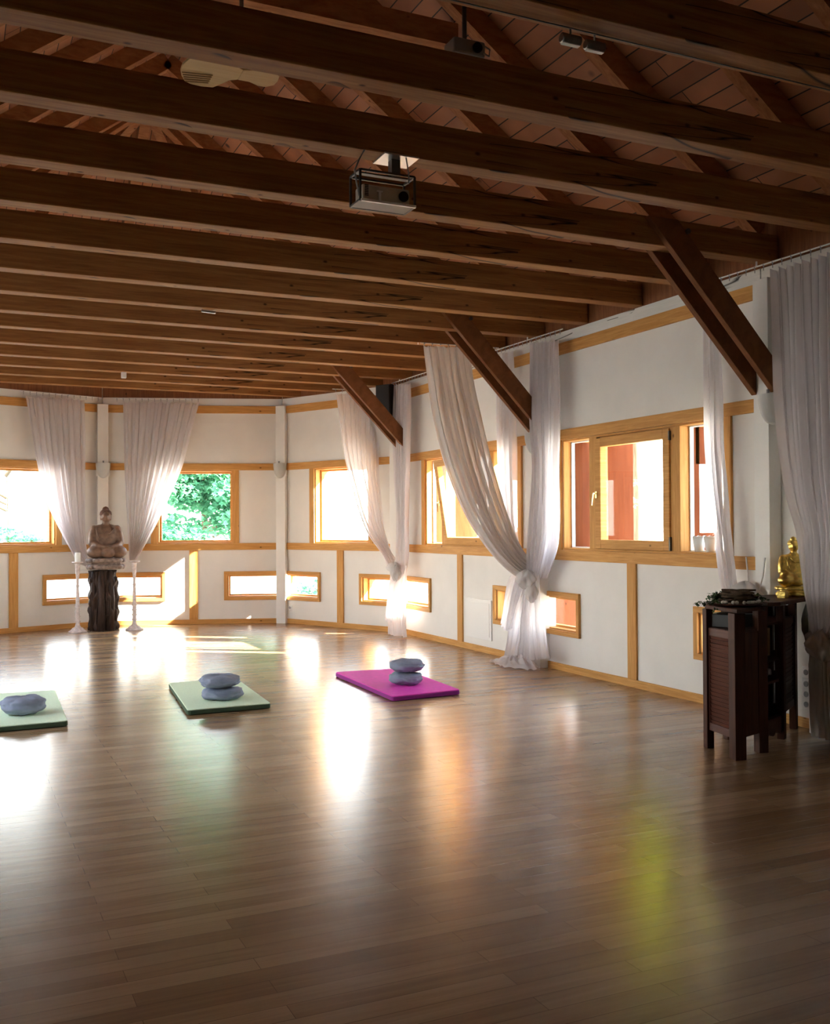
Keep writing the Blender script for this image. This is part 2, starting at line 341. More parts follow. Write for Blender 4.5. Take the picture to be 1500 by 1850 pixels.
# ---------------------------------------------------------------- trims
tn = [0]
def trim(w, s0, s1, z0, z1, out=.022, mat=None, back=0.0, name=None, bevel=.003):
    tn[0] += 1
    mat = mat or ('pine_h' if (s1 - s0) > (z1 - z0) else 'pine_v')
    return MB().box(s0, s1, -back, out, z0, z1, frame_M(WL[w])).build(name or 'trim_%d' % tn[0], mat, kind='structure', bevel=bevel)
for k in ('apse_left', 'apse_mid_left', 'apse_mid_right', 'apse_right', 'right', 'left'):
    L = WL[k]['L']; e0, e1 = .01, L - .01
    if k == 'right': e1 = yr(5.95)
    if k == 'left': e0 = yl(5.0)
    trim(k, e0, e1, 3.243, 3.36, .03); trim(k, e0, e1, 2.365, 2.47, .03); trim(k, e0, e1, 1.136, 1.24, .035)
    trim(k, e0, e1, 3.36, 3.475, .012, 'white_crack' if k == 'right' else 'white_paint')
    trim(k, e0 if k != 'left' else .01, L - .01 if k != 'right' else yr(5.40), 0, .072, .022, 'pine_h', name='baseboard_' + k)
    for a, b in UP[k]:
        trim(k, a - .10, a, 1.24, 2.365, .024); trim(k, b, b + .09, 1.24, 2.365, .024)
        # wooden lining of the opening
        for (x0, x1, z0, z1) in ((a, a + .02, 1.24, 2.365), (b - .02, b, 1.24, 2.365)):
            trim(k, x0, x1, z0, z1, -.0, 'pine_v', T)
        trim(k, a + .02, b - .02, 2.345, 2.365, 0, 'pine_h', T); trim(k, a + .02, b - .02, 1.24, 1.26, 0, 'pine_h', T)
    for a, b in LO[k]:
        A = a if a < .02 else a - .05; B = b if b > L - .02 else b + .05
        trim(k, A, B, ZL1, ZL1 + .05, .03, 'pine_h'); trim(k, A, B, ZL0 - .05, ZL0, .03, 'pine_h')
        if a > .02: trim(k, a - .05, a, ZL0, ZL1, .03); trim(k, a, a + .02, ZL0, ZL1, 0, 'pine_v', T)
        if b < L - .02: trim(k, b, b + .05, ZL0, ZL1, .03); trim(k, b - .02, b, ZL0, ZL1, 0, 'pine_v', T)
        trim(k, a + .02, b - .02, ZL0, ZL0 + .015, 0, 'pine_h', T); trim(k, a + .02, b - .02, ZL1 - .015, ZL1, 0, 'pine_h', T)
for k, s in (('right', yr(11.11)), ('right', yr(7.665)), ('apse_right', 1.185), ('apse_mid_right', 1.30), ('apse_mid_left', 1.30), ('apse_left', 1.15), ('left', yl(7.6)), ('left', yl(11))):
    trim(k, s, s + .13, .072, 1.136, .022)
trim('right', yr(5.755), yr(5.64), 1.136, 1.24, .03)

# white pilasters standing at the wall joints and on the long wall
pn = [100]
def pilaster(x, y, ang, z1=3.36, w=.155, d=.10, zb=0):
    tn[0] += 1
    M = Matrix.Translation((x, y, 0)) @ Matrix.Rotation(ang, 4, 'Z')
    return MB().box(-w / 2, w / 2, -d, d, zb, z1, M).build('trim_%d' % tn[0], 'white_paint', kind='structure', bevel=.004)
pilaster(4.70, 15.06, R_(-42)); pilaster(2.105, 15.90, R_(0), 3.36); pilaster(5.70, 12.89, R_(-78), 3.36)
pilaster(-.45, 15.0, R_(42)); pilaster(-1.48, 12.83, R_(78))
for y in (5.845, 9.11): pilaster(5.70, y, R_(90), 3.36)
pilaster(5.70, 5.30, R_(90), 3.36, .17, .12)

# ---------------------------------------------------------------- glazing
wnn = [0]
def fixed_window(k, a, b, z0, z1, fw=.05, depth=.13):
    wnn[0] += 1; w = WL[k]; M = frame_M(w)
    root = thing('window_%d' % wnn[0], M @ Vector(((a + b) / 2, -depth, z0)), kind='structure')
    mb = MB(); t = .03
    mb.box(a, a + fw, -depth - t, -depth + t, z0, z1, M).box(b - fw, b, -depth - t, -depth + t, z0, z1, M)
    mb.box(a + fw, b - fw, -depth - t, -depth + t, z0, z0 + fw, M).box(a + fw, b - fw, -depth - t, -depth + t, z1 - fw, z1, M)
    fr = mb.build('window_frame', 'pine_h', root)
    MB().box(a + fw, b - fw, -depth - .003, -depth + .003, z0 + fw, z1 - fw, M).build('pane', 'glass', root)
    return root
for k in UP:
    if k in ('right', 'left'): continue
    for a, b in UP[k]: fixed_window(k, a + .02, b - .02, 1.26, 2.345, .028)
for k in LO:
    for a, b in LO[k]: fixed_window(k, a + .02, b - .02, ZL0 + .015, ZL1 - .015, .022)

def triple_window(k, s0, tilt=0.0):
    # s0 = left end of the opening; lights: side, opening sash, side
    wnn[0] += 1; w = WL[k]; M = frame_M(w)
    root = thing('window_%d' % wnn[0], M @ Vector((s0 + 1.2, -.1, 1.26)), kind='structure')
    a, b = s0 + .02, s0 + 2.37
    m1, m2 = s0 + .49, s0 + 1.72
    for q in (m1, m2): MB().box(q, q + .125, -.12, .012, 1.26, 2.345, M).build('mullion', 'pine_v', root, bevel=.003)
    for x0, x1 in ((a, m1), (m2 + .125, b)):
        MB().box(x0 + .004, x1, -.113, -.107, 1.27, 2.335, M).build('pane', 'glass', root)
        f = MB().box(x0, x0 + .012, -.13, -.09, 1.26, 2.345, M).box(x1 - .012, x1, -.13, -.09, 1.26, 2.345, M).box(x0, x1, -.13, -.09, 1.26, 1.272, M).box(x0, x1, -.13, -.09, 2.333, 2.345, M)
        f.build('glazing_bead', 'white_paint', root)
    x0, x1, z0, z1 = m1 + .125, m2, 1.265, 2.33
    S = M @ Matrix.Translation((0, 0, z0)) @ Matrix.Rotation(tilt, 4, 'X') @ Matrix.Translation((0, 0, -z0))
    # outer frame + sash
    MB().box(x0, x1, -.12, -.03, 1.26, 1.275, M).box(x0, x1, -.12, -.03, 2.33, 2.345, M).build('window_frame', 'pine_h', root)
    S = M @ Matrix.Translation((0, -.0, z0)) @ Matrix.Rotation(-tilt, 4, 'X') @ Matrix.Translation((0, 0, -z0))
    fw = .085; mb = MB()
    mb.box(x0, x0 + fw, -.045, .03, z0, z1, S).box(x1 - fw, x1, -.045, .03, z0, z1, S).box(x0 + fw, x1 - fw, -.045, .03, z0, z0 + fw, S).box(x0 + fw, x1 - fw, -.045, .03, z1 - fw, z1, S)
    sash = mb.build('sash', 'pine_h', root, bevel=.004)
    MB().box(x0 + fw - .005, x1 - fw + .005, -.012, -.006, z0 + fw - .005, z1 - fw + .005, S).build('pane', 'glass', sash)
    MB().box(x1 - .004, x1 + .012, .012, .034, z0 + .0, z0 + .12, S).box(x1 - .004, x1 + .012, .012, .034, z1 - .1, z1 - .02, S).build('hinge', 'dark_steel', sash)
    h = MB().box(x0 + .012, x0 + .04, .03, .042, 1.75, 1.82, S); h.box(x0 + .02, x0 + .034, .042, .075, 1.79, 1.805, S)
    h.bar(S @ Vector((x0 + .027, .07, 1.80)), S @ Vector((x0 + .012, .075, 1.68)), .014, .012)
    h.build('handle', 'brass', sash, bevel=.003)
    return root
triple_window('right', yr(12.03), tilt=R_(9)); triple_window('right', yr(8.76))
triple_window('left', yl(6.37)); triple_window('left', yl(9.64))

# outside: deep red stained board fins between the lights and around the low slots
for y0 in (8.76, 12.03):
    for i, (y, hole) in enumerate(((y0 - .015, 0), (y0 - .555, 0), (y0 - 1.80, 1), (y0 - 2.36, 0))):
        mb = MB(); x0, x1, yy = 5.85, (6.30 if i == 0 else 6.19), y
        if hole:
            mb.box(x0, x0 + .09, yy - .02, yy + .02, 1.1, 2.5).box(x1 - .03, x1, yy - .02, yy + .02, 1.1, 2.5)
            mb.box(x0 + .09, x1 - .03, yy - .02, yy + .02, 1.1, 1.42).box(x0 + .05, x1 - .03, yy - .02, yy + .02, 2.02, 2.5)
        else: mb.box(x0, x1 - .02, yy - .02, yy + .02, 1.1, 2.5)
        tn[0] += 1; mb.build('trim_%d' % tn[0], 'red_board', kind='structure')
for y in (10.11, 6.66):
    tn[0] += 1; MB().box(5.87, 6.76, y - .02, y + .02, .2, .95).build('trim_%d' % tn[0], 'red_board', kind='structure')

# ---------------------------------------------------------------- roof
AX = 2.108; PITCH = .75
def zr(x): return 3.87 + (3.609 - abs(x - AX)) * PITCH
RID = zr(AX); YA = 12.0
mb = MB()
eR = [(5.717, -4.5), (5.717, 12.912), (4.709, 15.09), (2.111, 15.933), (-.462, 15.018), (-1.5, 12.85), (-1.5, -4.5)]
apex = (AX, YA, RID); rb = (AX, -4.5, RID)
E = [Vector((x, y, 3.87)) for x, y in eR]
def slab(pts, t=.06):
    lo = [Vector(p) for p in pts]; hi = [p + Vector((0, 0, t)) for p in lo]; mb.hexa(lo, hi)
slab([E[0], E[1], apex, rb]); slab([E[1], E[2], apex]); slab([E[2], E[3], apex]); slab([E[3], E[4], apex]); slab([E[4], E[5], apex]); slab([E[5], E[6], rb, apex])
mb.hexa([(5.717, -4.52, 3.8), (-1.5, -4.52, 3.8), (AX, -4.52, RID + .1)], [(5.717, -4.45, 3.8), (-1.5, -4.45, 3.8), (AX, -4.45, RID + .1)])
ceil = mb.build('ceiling', 'roof_boards', kind='structure')
BY = [-4.1, -3.25, -2.4, -1.55, -.75, .08, .9, 1.73, 2.56, 3.386, 4.243, 5.035, 5.884, 6.67, 7.53, 8.384, 9.18, 9.99, 10.77, 11.686, 12.52, 13.3, 14.07, 14.84]   # far edge of each beam
for y in BY:
    if y > 12.2: continue
    for sg in (1, -1):
        xe = 5.70 if sg > 0 else -1.48
        a = Vector((xe, y + .06, zr(xe) - .10)); b = Vector((AX, y + .06, RID - .10))
        MB().bar(a, b, .10, .17, (0, 0, 1)).build('rafter', 'rafter', ceil)
for c in (E[1], E[2], E[3], E[4], E[5]):
    MB().bar(c - Vector((0, 0, .1)), Vector(apex) - Vector((0, 0, .1)), .12, .17).build('hip_rafter', 'rafter', ceil)
for y in (1.7, 6.98,):
    xx = 3.62
    MB().box(2 * AX - xx, xx, y, y + .1, 5.25, 5.43).build('collar_tie', 'rafter', ceil)
for k in ('right', 'apse_right', 'apse_mid_right', 'apse_mid_left', 'apse_left', 'left'):
    L = WL[k]['L']; tn[0] += 1
    MB().box(0.01, L - .01, 0, .012, 3.475, 3.87, frame_M(WL[k])).build('trim_%d' % tn[0], 'dark_board', kind='structure')

def xlim(y):
    r = 5.70 if y < 12.9 else (5.717 - (y - 12.912) * (1.008 / 2.178) if y < 15.09 else 4.709 - (y - 15.09) * 2.598 / .843)
    l = -1.48 if y < 12.84 else (-1.5 + (y - 12.85) * (1.038 / 2.168) if y < 15.018 else -.462 + (y - 15.018) * 2.573 / .915)
    return l + .012, r - .012
ORD = {9: 'first beam visible at the top right, nearest the camera', 10: 'second ceiling beam from the camera, passing over the curved fan blade',
 11: 'ceiling beam that carries the hanging projector bracket', 12: 'ceiling beam directly behind the hanging projector, clasped by the nearest brace pair',
 13: 'first ceiling beam beyond the one clasped by the nearest brace pair', 14: 'second ceiling beam beyond the one clasped by the nearest brace pair',
 15: 'ceiling beam just in front of the one clasped by the middle brace pair', 16: 'ceiling beam clasped by the middle brace pair, with the small grey tube under it',
 17: 'first ceiling beam beyond the one clasped by the middle brace pair', 18: 'second ceiling beam beyond the one clasped by the middle brace pair',
 19: 'ceiling beam just in front of the one clasped by the farthest brace pair', 20: 'ceiling beam clasped by the farthest brace pair',
 21: 'ceiling beam with the small white sensor box under it', 22: 'last but one ceiling beam before the far end wall', 23: 'last and shortest ceiling beam above the far end wall'}
for i, y in enumerate(BY):
    if i < 8: continue
    y0, y1 = y - .14, y
    l0, r0 = xlim(y1); l1, r1 = xlim(y0)
    lab = ORD.get(i, 'dark timber ceiling beam overhead before the first visible one')
    MB().hexa([(l1, y0, 3.476), (r1, y0, 3.476), (r0, y1, 3.476), (l0, y1, 3.476)], [(l1, y0, 3.676), (r1, y0, 3.676), (r0, y1, 3.676), (l0, y1, 3.676)]).build(
        'ceiling_beam', 'beam', bevel=.006, label='brown timber, ' + lab, cat='beam', group='parallel ceiling beams')
# ---------------------------------------------------------------- diagonal braces on the long wall
def brace(yb, label):
    # yb = far edge of the clasped beam; boards in front of and behind the beam
    root = thing('diagonal_brace', (5.6, yb - .07, 2.5), label, 'brace', 'paired diagonal braces on the long wall')
    for y0, y1 in ((yb - .195, yb - .141), (yb + .002, yb + .056)):
        x0, z0, x1, z1 = 5.60, 2.50, 4.47, 3.70     # lower edge line
        top = 3.66
        pts = [(5.60, z0), (5.60, 2.735), (4.74, top), (4.43, top)]
        pts = [(5.598, 2.48), (5.598, 2.72), (4.70, 3.66), (4.44, 3.66)]
        MB().hexa([(x, y0, z) for x, z in pts], [(x, y1, z) for x, z in pts]).build('brace_board', 'brace', root, bevel=.004)
    MB().tube([(4.78, yb - .21, 3.585), (4.78, yb - .195, 3.585)], .02, 12).build('bolt', 'dark_steel', root)
brace(5.884, 'brown double-board diagonal brace nearest the camera, above the cabinets')
brace(9.18, 'brown double-board diagonal brace between the big swagged curtain and the wall, middle of three')
brace(12.52, 'brown double-board diagonal brace beside the black loudspeaker, farthest of three')

# ---------------------------------------------------------------- curtains
def smoothrows(rows, sub=6):
    P = [(Vector(a), Vector(b)) for a, b in rows]; out = []
    def cr(p0, p1, p2, p3, t):
        return .5 * ((2 * p1) + (p2 - p0) * t + (2 * p0 - 5 * p1 + 4 * p2 - p3) * t * t + (3 * p1 - p0 - 3 * p2 + p3) * t ** 3)
    for i in range(len(P) - 1):
        q = [P[max(i - 1, 0)], P[i], P[i + 1], P[min(i + 2, len(P) - 1)]]
        for k in range(sub):
            t = k / sub; out.append(tuple(cr(q[0][j], q[1][j], q[2][j], q[3][j], t) for j in (0, 1)))
    out.append(P[-1]); return out
def drape(rows, folds, amp=.035, cols=None, seed=0, hem=0.0, sub=6, top_scallop=0):
    rng = random.Random(seed); rows = smoothrows(rows, sub); cols = cols or folds * 10
    ph = [rng.uniform(0, 6.28) for _ in range(4)]; G = []; N = len(rows)
    w0 = max((b - a).length for a, b in rows)
    wob = [rng.uniform(.75, 1.25) for _ in range(folds + 2)]
    for i, (a, b) in enumerate(rows):
        t = i / (N - 1); wd = b - a; w = wd.length
        A0 = rows[max(i - 1, 0)]; A1 = rows[min(i + 1, N - 1)]
        dn = ((A1[0] + A1[1]) - (A0[0] + A0[1])).normalized(); nr = wd.normalized().cross(dn).normalized()
        am = amp * (.35 + .65 * min(1, t * 5)) * (.55 + .45 * min(1.0, w / w0) if w0 else 1)
        row = []
        for j in range(cols + 1):
            u = j / cols; x = u * folds
            f = (math.sin(2 * math.pi * (x + .10 * math.sin(3 * t + ph[0])) + ph[1]) * wob[int(x)]
                 + .35 * math.sin(2 * math.pi * x * 2.3 + ph[2] + t * 2.2) + .2 * math.sin(2 * math.pi * x * .37 + ph[3] - t * 3))
            p = a + wd * (u + .012 * math.sin(2 * math.pi * x * 2 + ph[2])) + nr * am * f
            p += nr * .008 * noise.noise(Vector((u * 9 + seed, t * 6, 0)))
            if i == 0 and top_scallop: p.z -= top_scallop * abs(math.sin(math.pi * x))
            if i >= N - 1 and hem: p.z += hem * noise.noise(Vector((u * 6, seed, 3.)))
            p.z = max(p.z, .004); row.append(p)
        G.append(row)
    return G
def lump(mb, c, r, seed=0, rot=0, n=28, fold=.18, zmin=None):
    # a gathered ball of cloth with swirling folds
    G = []
    for i in range(n // 2 + 1):
        th = math.pi * i / (n // 2); row = []
        for k in range(n * 2):
            ph = 2 * math.pi * k / (n * 2)
            d = 1 + fold * math.sin(5 * ph + 4 * th + seed) * math.sin(th) + fold * .6 * math.sin(9 * ph - 3 * th + seed * 2) * math.sin(th)
            p = Vector((r[0] * math.sin(th) * math.cos(ph) * d, r[1] * math.sin(th) * math.sin(ph) * d, r[2] * math.cos(th) * (1 + .08 * math.sin(4 * ph + seed))))
            p = Matrix.Rotation(rot, 3, 'Z') @ p + Vector(c)
            if zmin is not None: p.z = max(p.z, zmin + .002 * math.sin(7 * ph))
            row.append(p)
        G.append(row)
    mb.grid(G, True)
CUR={
 'A':[ ((0.989,15.365,3.386),(1.824,15.662,3.413)), ((1.057,15.389,2.948),(1.832,15.664,2.919)), ((1.133,15.416,2.484),(1.831,15.664,2.317)), ((1.264,15.462,1.905),(1.831,15.664,1.765)), ((1.428,15.521,1.521),(1.830,15.664,1.395)), ((1.635,15.594,1.129),(1.863,15.675,1.066)), ((1.715,15.623,0.963),(1.962,15.710,0.873)) ],
 'B':[ ((2.379,15.678,3.408),(3.458,15.328,3.393)), ((2.386,15.676,2.939),(3.339,15.367,2.944)), ((2.393,15.674,2.436),(3.220,15.405,2.437)), ((2.415,15.666,1.934),(3.023,15.469,1.932)), ((2.438,15.659,1.515),(2.842,15.528,1.530)), ((2.453,15.654,1.223),(2.686,15.579,1.221)), ((2.468,15.649,0.997),(2.561,15.619,0.996)) ],
 'C':[ ((5.003,13.531,3.395),(5.718,13.559,3.475)), ((4.998,13.388,2.986),(5.604,13.396,3.010)), ((4.999,13.220,2.504),(5.493,13.141,2.276)), ((5.071,13.029,1.956),(5.475,13.003,1.882)), ((5.126,12.922,1.649),(5.467,12.908,1.610)), ((5.210,12.829,1.382),(5.474,12.828,1.380)), ((5.375,12.736,1.116),(5.513,12.748,1.151)), ((5.432,12.678,0.950),(5.578,12.708,1.037)) ],
 'D':[ ((5.527,12.636,3.442),(5.527,12.089,3.393)), ((5.527,12.605,2.930),(5.527,12.113,2.883)), ((5.527,12.577,2.248),(5.527,12.157,2.226)), ((5.527,12.510,1.644),(5.527,12.201,1.640)), ((5.527,12.535,1.118),(5.527,12.190,1.126)), ((5.527,12.633,0.798),(5.527,12.284,0.791)) ],
 'CDtail':[ ((5.497,12.638,0.950),(5.497,12.179,0.965)), ((5.497,12.779,0.427),(5.497,12.203,0.466)), ((5.497,12.762,0.200),(5.497,12.206,0.246)), ((5.497,12.746,-0.004),(5.497,12.191,0.027)) ],
 'CDtail2':[ ((5.447,12.561,0.908),(5.447,12.302,0.918)), ((5.447,12.699,0.585),(5.447,12.416,0.602)), ((5.447,12.781,0.200),(5.447,12.571,0.203)) ],
 'E':[ ((4.617,9.737,3.437),(5.176,9.742,3.459)), ((4.626,9.650,3.082),(5.175,9.643,3.052)), ((4.639,9.548,2.659),(5.234,9.509,2.501)), ((4.709,9.433,2.187),(5.305,9.378,1.961)), ((4.867,9.306,1.664),(5.405,9.263,1.488)), ((5.076,9.214,1.288),(5.475,9.213,1.283)), ((5.273,9.158,1.056),(5.538,9.185,1.166)), ((5.456,9.129,0.937),(5.597,9.170,1.107)), ((5.593,9.121,0.904),(5.645,9.160,1.065)) ],
 'F':[ ((5.587,9.894,3.438),(5.587,9.538,3.412)), ((5.587,9.878,2.731),(5.587,9.524,2.695)), ((5.587,9.861,2.109),(5.587,9.508,2.090)), ((5.587,9.733,1.488),(5.587,9.504,1.488)), ((5.587,9.497,1.115),(5.587,9.380,1.160)), ((5.587,9.290,0.985),(5.587,9.154,1.066)) ],
 'G':[ ((5.517,9.063,3.430),(5.517,8.524,3.355)), ((5.517,9.040,2.643),(5.517,8.534,2.592)), ((5.517,8.993,2.062),(5.517,8.552,2.040)), ((5.517,9.056,1.487),(5.517,8.559,1.486)), ((5.517,9.093,1.197),(5.517,8.634,1.208)), ((5.517,9.108,0.936),(5.517,8.804,0.950)) ],
 'EGtail':[ ((5.467,9.147,0.994),(5.467,8.851,1.006)), ((5.467,9.324,0.604),(5.467,8.793,0.530)), ((5.467,9.446,0.238),(5.467,8.723,0.256)), ((5.467,9.532,0.007),(5.467,8.673,0.150)) ],
 'EGtail2':[ ((5.407,9.321,0.959),(5.407,9.014,0.972)), ((5.407,9.430,0.717),(5.407,9.163,0.676)), ((5.407,9.518,0.413),(5.407,9.294,0.385)) ],
 'H':[ ((5.557,6.424,3.099),(5.557,6.231,3.064)), ((5.557,6.411,2.602),(5.557,6.225,2.579)), ((5.557,6.404,2.153),(5.557,6.218,2.139)), ((5.557,6.370,1.794),(5.557,6.185,1.787)), ((5.557,6.316,1.482),(5.557,6.152,1.482)), ((5.557,6.269,1.174),(5.557,6.107,1.179)), ((5.557,6.209,0.958),(5.557,6.050,0.967)), ((5.557,6.058,0.795),(5.557,5.851,0.811)) ],
 'I':[ ((5.517,5.622,3.380),(5.517,4.639,3.366)), ((5.517,5.599,3.068),(5.517,4.644,2.953)), ((5.517,5.591,2.496),(5.517,4.652,2.378)), ((5.517,5.572,1.886),(5.517,4.660,1.839)), ((5.517,5.503,1.441),(5.517,4.708,1.443)), ((5.517,5.423,1.124),(5.517,4.800,1.150)), ((5.517,5.365,0.890),(5.517,4.915,0.923)), ((5.517,5.316,0.698),(5.517,5.081,0.721)) ],
}
def curtain(base, label, group=None): return thing('curtain', base, label, 'curtain', group)
G2 = 'white voile curtains'
c = curtain((1.7, 15.6, .9), 'white voile curtain over the left edge window, gathered towards the buddha statue')
MB().grid(drape(CUR['A'], 9, .035, seed=1, top_scallop=.03)).build('curtain_cloth', 'voile', c, smooth=True)
c = curtain((2.5, 15.6, 1.0), 'white voile curtain tapering to a point right of the buddha statue')
MB().grid(drape(CUR['B'], 10, .035, seed=2, top_scallop=.03)).build('curtain_cloth', 'voile', c, smooth=True)
c = curtain((5.5, 12.7, 0), 'white voile curtain swept right to a knot, left of the black loudspeaker')
MB().grid(drape(CUR['C'], 8, .035, seed=3, top_scallop=.03)).build('curtain_cloth', 'voile', c, smooth=True)
mb = MB(); lump(mb, (5.47, 12.55, .93), (.07, .17, .075), 1); lump(mb, (5.44, 12.40, .86), (.06, .10, .11), 2.5); mb.build('curtain_knot', 'voile_thick', c, smooth=True)
MB().grid(drape(CUR['CDtail2'], 3, .025, seed=4, hem=.12)).build('curtain_tail', 'voile', c, smooth=True)
c = curtain((5.5, 12.4, 0), 'narrow straight white voile curtain right of the black loudspeaker, falling to the floor')
MB().grid(drape(CUR['D'], 6, .035, seed=5, top_scallop=.03)).build('curtain_cloth', 'voile', c, smooth=True)
MB().grid(drape(CUR['CDtail'], 5, .035, seed=6, hem=.02)).build('curtain_tail', 'voile', c, smooth=True)
c = curtain((5.4, 9.2, .9), 'large heavy off-white curtain swagged from the ceiling to the wall knot')
MB().grid(drape(CUR['E'], 7, .055, seed=7, top_scallop=.03, sub=9)).build('curtain_cloth', 'voile_thick', c, smooth=True)
MB().grid(drape(CUR['EGtail2'], 4, .03, seed=8, hem=.05)).build('curtain_tail', 'voile', c, smooth=True)
c = curtain((5.58, 9.6, 1.0), 'thin white curtain on the wall behind the large swagged one')
MB().grid(drape(CUR['F'], 4, .03, seed=9, top_scallop=.02)).build('curtain_cloth', 'voile', c, smooth=True)
c = curtain((5.5, 9.0, 0), 'straight white curtain left of the big three-part window, knotted and spilling onto the floor')
MB().grid(drape(CUR['G'], 7, .04, seed=10, top_scallop=.03)).build('curtain_cloth', 'voile', c, smooth=True)
mb = MB(); lump(mb, (5.44, 9.02, .93), (.09, .13, .10), 3.0); lump(mb, (5.44, 8.93, .80), (.055, .09, .10), 1.2, fold=.1); mb.build('curtain_knot', 'voile_thick', c, smooth=True)
MB().grid(drape(CUR['EGtail'], 8, .045, seed=11, hem=.0)).build('curtain_tail', 'voile', c, smooth=True)
# puddle of cloth on the floor
G = []; nu, nv = 150, 26
for i in range(nv + 1):
    t = i / nv; row = []
    for k in range(nu):
        ph = 2 * math.pi * k / nu
        ry = .40 * (1 + .12 * math.sin(3 * ph + 1) + .06 * math.sin(11 * ph)); rx = .185 * (1 + .10 * math.sin(4 * ph) + .05 * math.sin(9 * ph + 1))
        y = 9.33 + ry * t * math.sin(ph) ; x = 5.47 + rx * t * math.cos(ph)
        hh = .03 + .13 * math.exp(-((y - 9.02) ** 2) / .035) + .05 * math.exp(-((y - 9.35) ** 2) / .04)
        z = hh * (1 - t ** 2.2) + (.020 * math.sin(ph * 13 + t * 5) + .013 * math.sin(ph * 23 - t * 9 + 1)) * max(0, math.sin(math.pi * min(1, t * 1.05))) ** .7 * 1.0
        if t > .85: z += .012 * abs(math.sin(ph * 9))
        row.append((min(x, 5.69), y, max(.004, z + .006)))
    G.append(row)
MB().grid(G, True).build('curtain_puddle', 'voile', c, smooth=True)
c = curtain((5.56, 6.2, .7), 'single narrow white curtain right of the big three-part window, trailing behind the wreath')
MB().grid(drape(CUR['H'], 3, .03, seed=12)).build('curtain_cloth', 'voile', c, smooth=True)
mb = MB(); lump(mb, (5.54, 5.97, .92), (.08, .17, .13), 2.2, fold=.12); lump(mb, (5.55, 5.93, .80), (.07, .16, .12), .2); mb.build('curtain_bundle', 'voile_thick', c, smooth=True)
MB().tube([(5.583, 6.0, 1.24), (5.57, 5.97, 1.12), (5.55, 5.94, 1.02)], .006, 6).tube([(5.583, 5.80, 1.24), (5.57, 5.81, 1.10), (5.55, 5.84, .98)], .006, 6).build('tie_cord', 'voile_thick', c)
c = curtain((5.52, 5.1, 0), 'wide gathered white curtain at the right edge, in front of the golden figure')
CUR['I'] = [((5.517, 5.622, 3.38), (5.517, 4.639, 3.366)), ((5.497, 5.57, 2.898), (5.497, 4.629, 2.876)), ((5.477, 5.514, 2.404), (5.477, 4.619, 2.371)), ((5.437, 5.437, 1.996), (5.437, 4.591, 1.94)), ((5.407, 5.349, 1.677), (5.407, 4.569, 1.656)), ((5.377, 5.246, 1.443), (5.377, 4.58, 1.445)), ((5.357, 5.204, 1.252), (5.357, 4.616, 1.268)), ((5.357, 5.178, 1.024), (5.357, 4.705, 1.051)), ((5.357, 5.141, 0.837), (5.357, 4.796, 0.865)), ((5.377, 5.133, 0.685), (5.377, 4.943, 0.705))]
MB().grid(drape(CUR['I'], 13, .045, seed=13, top_scallop=.03)).build('curtain_cloth', 'voile', c, smooth=True)
mb = MB(); lump(mb, (5.38, 5.06, .68), (.08, .13, .11), .9); mb.build('curtain_knot', 'voile_thick', c, smooth=True)
MB().grid(drape([((5.40, 5.17, .66), (5.40, 4.97, .66)), ((5.42, 5.19, .35), (5.42, 4.96, .35)), ((5.42, 5.19, .03), (5.42, 4.93, .03))], 4, .03, seed=14)).build('curtain_tail', 'voile_thick', c, smooth=True)

# curtain wires with glider hooks
def rail(pts, label, ks, base=3.462):
    pts = [Vector(p) for p in pts]
    root = thing('curtain_rail', pts[0], label, 'curtain rail')
    MB().tube(pts, .006, 8).build('wire', 'white_plastic', root)
    tot = 0
    mb = MB()
    for a, b in zip(pts[:-1], pts[1:]):
        n_ = int((b - a).length / .09); 
        for k in range(n_):
            p = a.lerp(b, (k + .5) / n_)
            mb.tube([p + Vector((0, 0, .006)), p - Vector((0, 0, .012))], .007, 6)
            mb.tube([p - Vector((0, 0, .012)), p - Vector((0, 0, .045))], .003, 5)
    mb.build('glider_hooks', 'grey_plastic', root)['kind'] = 'stuff'
    for k in ks:
        p = Vector(k); MB().tube([p, Vector((p.x, p.y, 3.52 if p.x > 5.6 else 3.475))], .007, 8).build('hanger_rod', 'white_plastic', root)
rail([(5.527, 12.72, 3.455), (5.527, 8.45, 3.44)], 'white curtain wire along the long wall, from the loudspeaker to the big window', [(5.527, 12.45, 3.455), (5.527, 9.12, 3.45)])
rail([(5.527, 6.5, 3.44), (5.527, 3.5, 3.42)], 'white curtain wire above the wide curtain at the right edge', [(5.527, 5.80, 3.44), (5.527, 4.2, 3.42)])
rail([(4.58, 9.76, 3.455), (5.52, 9.72, 3.455)], 'short white curtain wire crossing from the beams to the wall above the swagged curtain', [(4.6, 9.76 + .1, 3.455)])
rail([(4.97, 13.56, 3.455), (5.36, 13.52, 3.455)], 'short white curtain wire above the curtain left of the loudspeaker', [])
a0 = WL['apse_mid_left']; a1 = WL['apse_mid_right']
rail([a0['a'] + a0['d'] * 1.4 + a0['n'] * .16 + Vector((0, 0, 3.44)), a0['b'] + a0['n'] * .16 - a0['d'] * .1 + Vector((0, 0, 3.44))], 'white curtain wire above the curtain left of the buddha', [])
rail([a1['a'] + a1['d'] * .2 + a1['n'] * .16 + Vector((0, 0, 3.44)), a1['a'] + a1['n'] * .16 + a1['d'] * 1.5 + Vector((0, 0, 3.44))], 'white curtain wire above the curtain right of the buddha', [])

